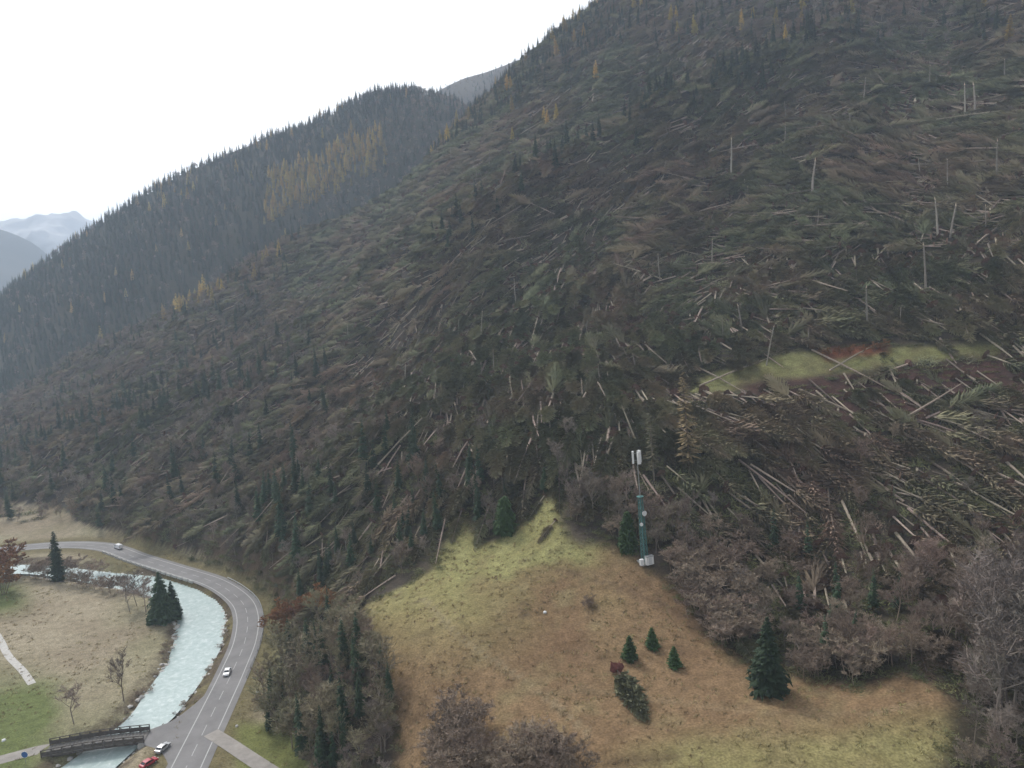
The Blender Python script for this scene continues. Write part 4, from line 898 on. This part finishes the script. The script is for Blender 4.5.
for s_ in (-1, 1):
    q = MB(); q.tube([(BL * t, s_ * (BW - .3), arch(t) - .45) for t in np.linspace(0, 1, 13)], [.35] * 13, 4); part('girder', q, M_timber, br)
    for hh, rr in ((1.75, .13), (1.15, .1), (.6, .1)):
        q = MB(); q.tube([(BL * t, s_ * (BW + .1), arch(t) + hh) for t in np.linspace(0, 1, 13)], [rr] * 13, 4); part('rail', q, M_timber, br)
    npo = 11
    for k in range(npo):
        t = k / (npo - 1); q = MB(); q.box((BL * t, s_ * (BW + .12), arch(t) + .7), (.24, .2, 2.3)); part('post', q, M_timber, br)
        if k < npo - 1:
            t2 = (k + 1) / (npo - 1); q = MB(); q.tube([(BL * t, s_ * (BW + .05), arch(t) + .1), (BL * t2, s_ * (BW + .05), arch(t2) + 1.6)], [.09, .09], 4); part('brace', q, M_timber, br)
            q = MB(); zz = (arch(t) + arch(t2)) / 2; q.box((BL * (t + t2) / 2, s_ * (BW + .02), zz + .62), (BL / (npo - 1) - .27, .05, 1.0)); part('side_board', q, M_timber, br)
for t in (0.0, 1.0):
    q = MB(); q.box((BL * t + (1.3 if t else -1.3) * -.3, 0, -1.3), (2.2, 2 * BW + 1.0, 2.5)); part('abutment', q, M_conc, br)

# ------------------------------------------------------------------ guard rail, parapet blocks
def run_rail(s0, s1, d, label):
    c, _ = on_road(np.array([s0]), d); g = empty('guard_rail', (c[0][0], c[0][1], 0), 0, label=label, category='guard rail')
    ss = np.arange(s0, s1, 3.0); c, a = on_road(ss, d); o0 = Vector((c[0][0], c[0][1], 0))
    q = MB()
    for zz in (.62, .78): q.tube([(x - o0.x, y - o0.y, zz + .06) for x, y in c], [.09] * len(c), 4)
    part('rail', q, M_steel, g)
    pm = MB(); pm.box((0, 0, .35), (.14, .14, .9)); pm = pm.mesh('post', [M_steel])
    for x, y in c[::2]:
        o = link('post', pm, g); o.location = (x - o0.x, y - o0.y, 0.02)
pxr, _ = np.array([project(np.array([x, y, 0.0]))[:2] for x, y in road]).T, 0
s_of = lambda px, py: float(seg[np.argmin(np.hypot(pxr[0] - px, pxr[1] - py))])
run_rail(s_of(228, 680), s_of(215, 582), 5.15, 'steel guard rail along the outer side of the road bend')
bl = MB(); bl.box((0, 0, .42), (3.2, .45, .95), taper=.9); blm = bl.mesh('parapet_block', [M_conc])
for k, s_ in enumerate(np.arange(s_of(205, 578), s_of(112, 549), 4.2)):
    c, a = on_road(np.array([s_]), -5.7); p = c[0]; o = link('concrete_barrier', blm, label='low pale concrete barrier block on the river side of the road', category='barrier', group='barrier blocks on the river side'); o.location = (p[0], p[1], 0.0); o.rotation_euler = (0, 0, float(a[0]))

# ------------------------------------------------------------------ vehicles
M_glass = mat('car_glass', (.03, .035, .04), .1, .1, 1.0, spec=.6); M_tyre = mat('tyre', (.025, .025, .025), .9, .1, 4); M_rim = mat('wheel_rim', (.45, .46, .47), .35, .05, 4, metal=.8)
M_lamp = mat('headlamp', (.75, .75, .72), .2, .05, 2); M_tail = mat('tail_lamp', (.35, .02, .02), .3, .05, 2)
def car(px, py, rz, paint, label, van=False, group=None, z=0.07):
    p = at_z(float(px), float(py), 0.0); root = empty('car' if not van else 'van', (p[0], p[1], z), rz, label=label, category='car' if not van else 'van')
    if group: root['group'] = group
    Lh, Wd = (2.15, .88) if not van else (2.6, .98)
    if van: prof = [(-2.6, .45), (-2.6, 2.1), (-2.45, 2.3), (1.2, 2.32), (1.55, 2.2), (2.1, 1.35), (2.5, 1.15), (2.6, .95), (2.6, .45)]; belt = 1.3
    else: prof = [(-2.15, .35), (-2.15, .8), (-2.08, .95), (-1.75, 1.0), (-1.2, 1.42), (-.9, 1.48), (.25, 1.48), (.45, 1.42), (1.15, .98), (1.95, .85), (2.12, .7), (2.15, .35)]; belt = .95
    b_ = MB(); ys = [(-1, .0), (-.93, .06), (.93, .06), (1, .0)]; V = []
    for sgn, ins in ((-1, 0), (1, 0)):
        for x, zz in prof: V.append((x, sgn * Wd * (1 - .16 * max(0, zz - belt) / .5 if not van else 1 - .06 * max(0, zz - belt)), zz))
    n_ = len(prof); Fs = [(k, (k + 1) % n_, n_ + (k + 1) % n_, n_ + k) for k in range(n_)] + [tuple(range(n_))[::-1], tuple(range(n_, 2 * n_))]
    b_.add(V, Fs); body = part('body', b_, paint, root)
    bm_ = body.modifiers.new('bevel', 'BEVEL'); bm_.width = .06; bm_.segments = 2; bm_.limit_method = 'ANGLE'
    zt = 1.42 if not van else 2.15
    for sgn in (-1, 1):
        q = MB(); k1 = Wd + .012; yb = sgn * k1; yt = sgn * (Wd * (1 - .16 * (zt - belt) / .5) + .015) if not van else sgn * (Wd * (1 - .06 * (zt - belt)) + .012)
        if van: pts = [(.75, 1.42), (1.7, 1.42), (1.3, 2.05), (.75, 2.05)]
        else: pts = [(-1.5, 1.0), (.95, 1.0), (.35, 1.38), (-1.05, 1.38)]
        lo, hi = pts[0][1], pts[2][1]
        yy = lambda zz: sgn * (Wd * (1 - (.16 / .5 if not van else .06) * max(0, zz - belt)) + .012)
        q.add([(x, yy(zz), zz) for x, zz in pts] + [(x, yy(zz) - sgn * .03, zz) for x, zz in pts], [(0, 1, 2, 3), (7, 6, 5, 4), (0, 4, 5, 1), (1, 5, 6, 2), (2, 6, 7, 3), (3, 7, 4, 0)]); part('side_window', q, M_glass, root)
        for x in ((-1.3, 1.3) if not van else (-1.65, 1.65)):
            w_ = MB(); w_.tube([(x, sgn * (Wd - .2), .33), (x, sgn * (Wd + .02), .33)], [.33, .33], 16); wo_ = part('wheel', w_, M_tyre, root)
            w_ = MB(); w_.tube([(x, sgn * (Wd + .0), .33), (x, sgn * (Wd + .035), .33)], [.2, .19], 12); part('rim', w_, M_rim, wo_)
        q = MB(); q.box((Lh - .02, sgn * Wd * .7, .72 if not van else .92), (.12, .34, .16)); part('headlight', q, M_lamp, root)
        q = MB(); q.box((-Lh + .02, sgn * Wd * .78, .78 if not van else 1.0), (.1, .24, .2)); part('tail_light', q, M_tail, root)
    def pane(name, a, c, w0, w1):
        q = MB(); d = Vector((c[0] - a[0], 0, c[1] - a[1])); nn = Vector((-d.z, 0, d.x)).normalized(); nn = nn if nn.z > 0 else -nn; V = []
        for off in (.015, -.02):
            for (pt, ww) in ((a, w0), (c, w1)):
                for sgn in (-1, 1): V.append(Vector((pt[0], sgn * ww, pt[1])) + nn * off)
        q.add(V, [(0, 1, 3, 2), (4, 6, 7, 5), (0, 4, 5, 1), (2, 3, 7, 6), (0, 2, 6, 4), (1, 5, 7, 3)]); part(name, q, M_glass, root)
    if van: pane('windscreen', (2.05, 1.42), (1.6, 2.12), Wd * .88, Wd * .82)
    else: pane('windscreen', (1.08, 1.02), (.5, 1.39), Wd * .85, Wd * .72); pane('rear_window', (-1.7, 1.04), (-1.25, 1.38), Wd * .85, Wd * .72)
    return root
P_white = mat('white_car_paint', (.78, .78, .78), .3, .02, 1, spec=.5); P_red = mat('red_car_paint', (.42, .03, .05), .3, .05, 1, spec=.5); P_dark = mat('dark_car_paint', (.045, .05, .06), .3, .05, 1, spec=.5); P_blue = mat('blue_car_paint', (.04, .12, .38), .3, .05, 1, spec=.5); P_silver = mat('silver_car_paint', (.5, .51, .52), .3, .05, 1, spec=.5, metal=.3)
def road_car(px, py, lane_d, paint, label, flip, van=False):
    s_ = s_of(px, py); c, a = on_road(np.array([s_]), lane_d); pp = project(np.array([c[0][0], c[0][1], 0.0])); return car(pp[0], pp[1], float(a[0]) + (math.pi if flip else 0), paint, label, van)
road_car(229, 671, -1.5, P_white, 'white car driving on the road left of the wooded bank', True)
road_car(116, 549, 1.4, P_white, 'white van on the road at the far bend', False, True)
car(149, 765, rad(60), P_red, 'red car parked beside the bridge end, cut by the bottom edge')
car(163, 750, rad(75), P_silver, 'silver car parked above the red car at the bridge end')
sp_ = hit(26, 764); sg = empty('traffic_sign', sp_, 0, label='round blue traffic sign beside the pale path left of the bridge', category='traffic sign')
q = MB(); q.tube([(0, 0, -.2), (0, 0, 3.0)], [.05, .05], 8); part('post', q, M_steel, sg)
q = MB(); q.tube([(0, -.06, 2.5), (0, -.1, 2.5)], [.8, .8], 24); fo = part('sign_face', q, P_blue, sg)
q = MB(); q.tube([(0, -.055, 2.5), (0, -.098, 2.5)], [.87, .87], 24); part('sign_rim', q, M_white, fo)
# white boulders by the lane, white box in the meadow
def boulder(px, py, r_, label, m_=M_conc, name='boulder'):
    p = hit(px, py); R3 = random.Random(int(px)); V = []; n_ = 9; b_ = MB()
    for j, (zz, q) in enumerate(((-.3, .8), (.15, 1.0), (.6, .75), (.85, .3))):
        for k in range(n_): a = 2 * math.pi * k / n_; rr = r_ * q * R3.uniform(.8, 1.15); V.append((rr * math.cos(a), rr * math.sin(a), zz * r_))
    Fs = [(j * n_ + k, j * n_ + (k + 1) % n_, (j + 1) * n_ + (k + 1) % n_, (j + 1) * n_ + k) for j in range(3) for k in range(n_)] + [tuple(3 * n_ + k for k in range(n_))]
    b_.add(V, Fs); o = link(name, b_.mesh(name, [m_], True), label=label, category=name); o.location = p
boulder(545, 613, .55, 'small white stone lying in the middle of the meadow', M_white)
boulder(258, 692, .6, 'white stone on the bank right of the road', M_white)
boulder(237, 727, .5, 'pale stone beside the start of the side lane', M_gravel)
boulder(4, 741, .6, 'white stone on the grass at the left picture edge', M_white)

# ------------------------------------------------------------------ haze
top_z = max(max(v[2] for v in o.bound_box) for o in C.objects if o.get('kind') == 'structure') + 25
low_z = min(min(v[2] for v in o.bound_box) for o in C.objects if o.get('kind') == 'structure') - 1.5
print('HAZE', low_z, top_z)
hz = MB(); hz.box((-1000, 2700, (top_z + low_z) / 2), (13600, 9600, top_z - low_z))
Mh = bpy.data.materials.new('valley_haze'); Mh.use_nodes = True; n = Mh.node_tree.nodes; n.remove(n['Principled BSDF'])
pv = n.new('ShaderNodeVolumePrincipled'); pv.inputs['Color'].default_value = (.70, .83, 1.0, 1); pv.inputs['Density'].default_value = .00021; pv.inputs['Anisotropy'].default_value = .2
Mh.node_tree.links.new(pv.outputs[0], n['Material Output'].inputs['Volume'])
link('haze', hz.mesh('haze', [Mh]), kind='stuff')
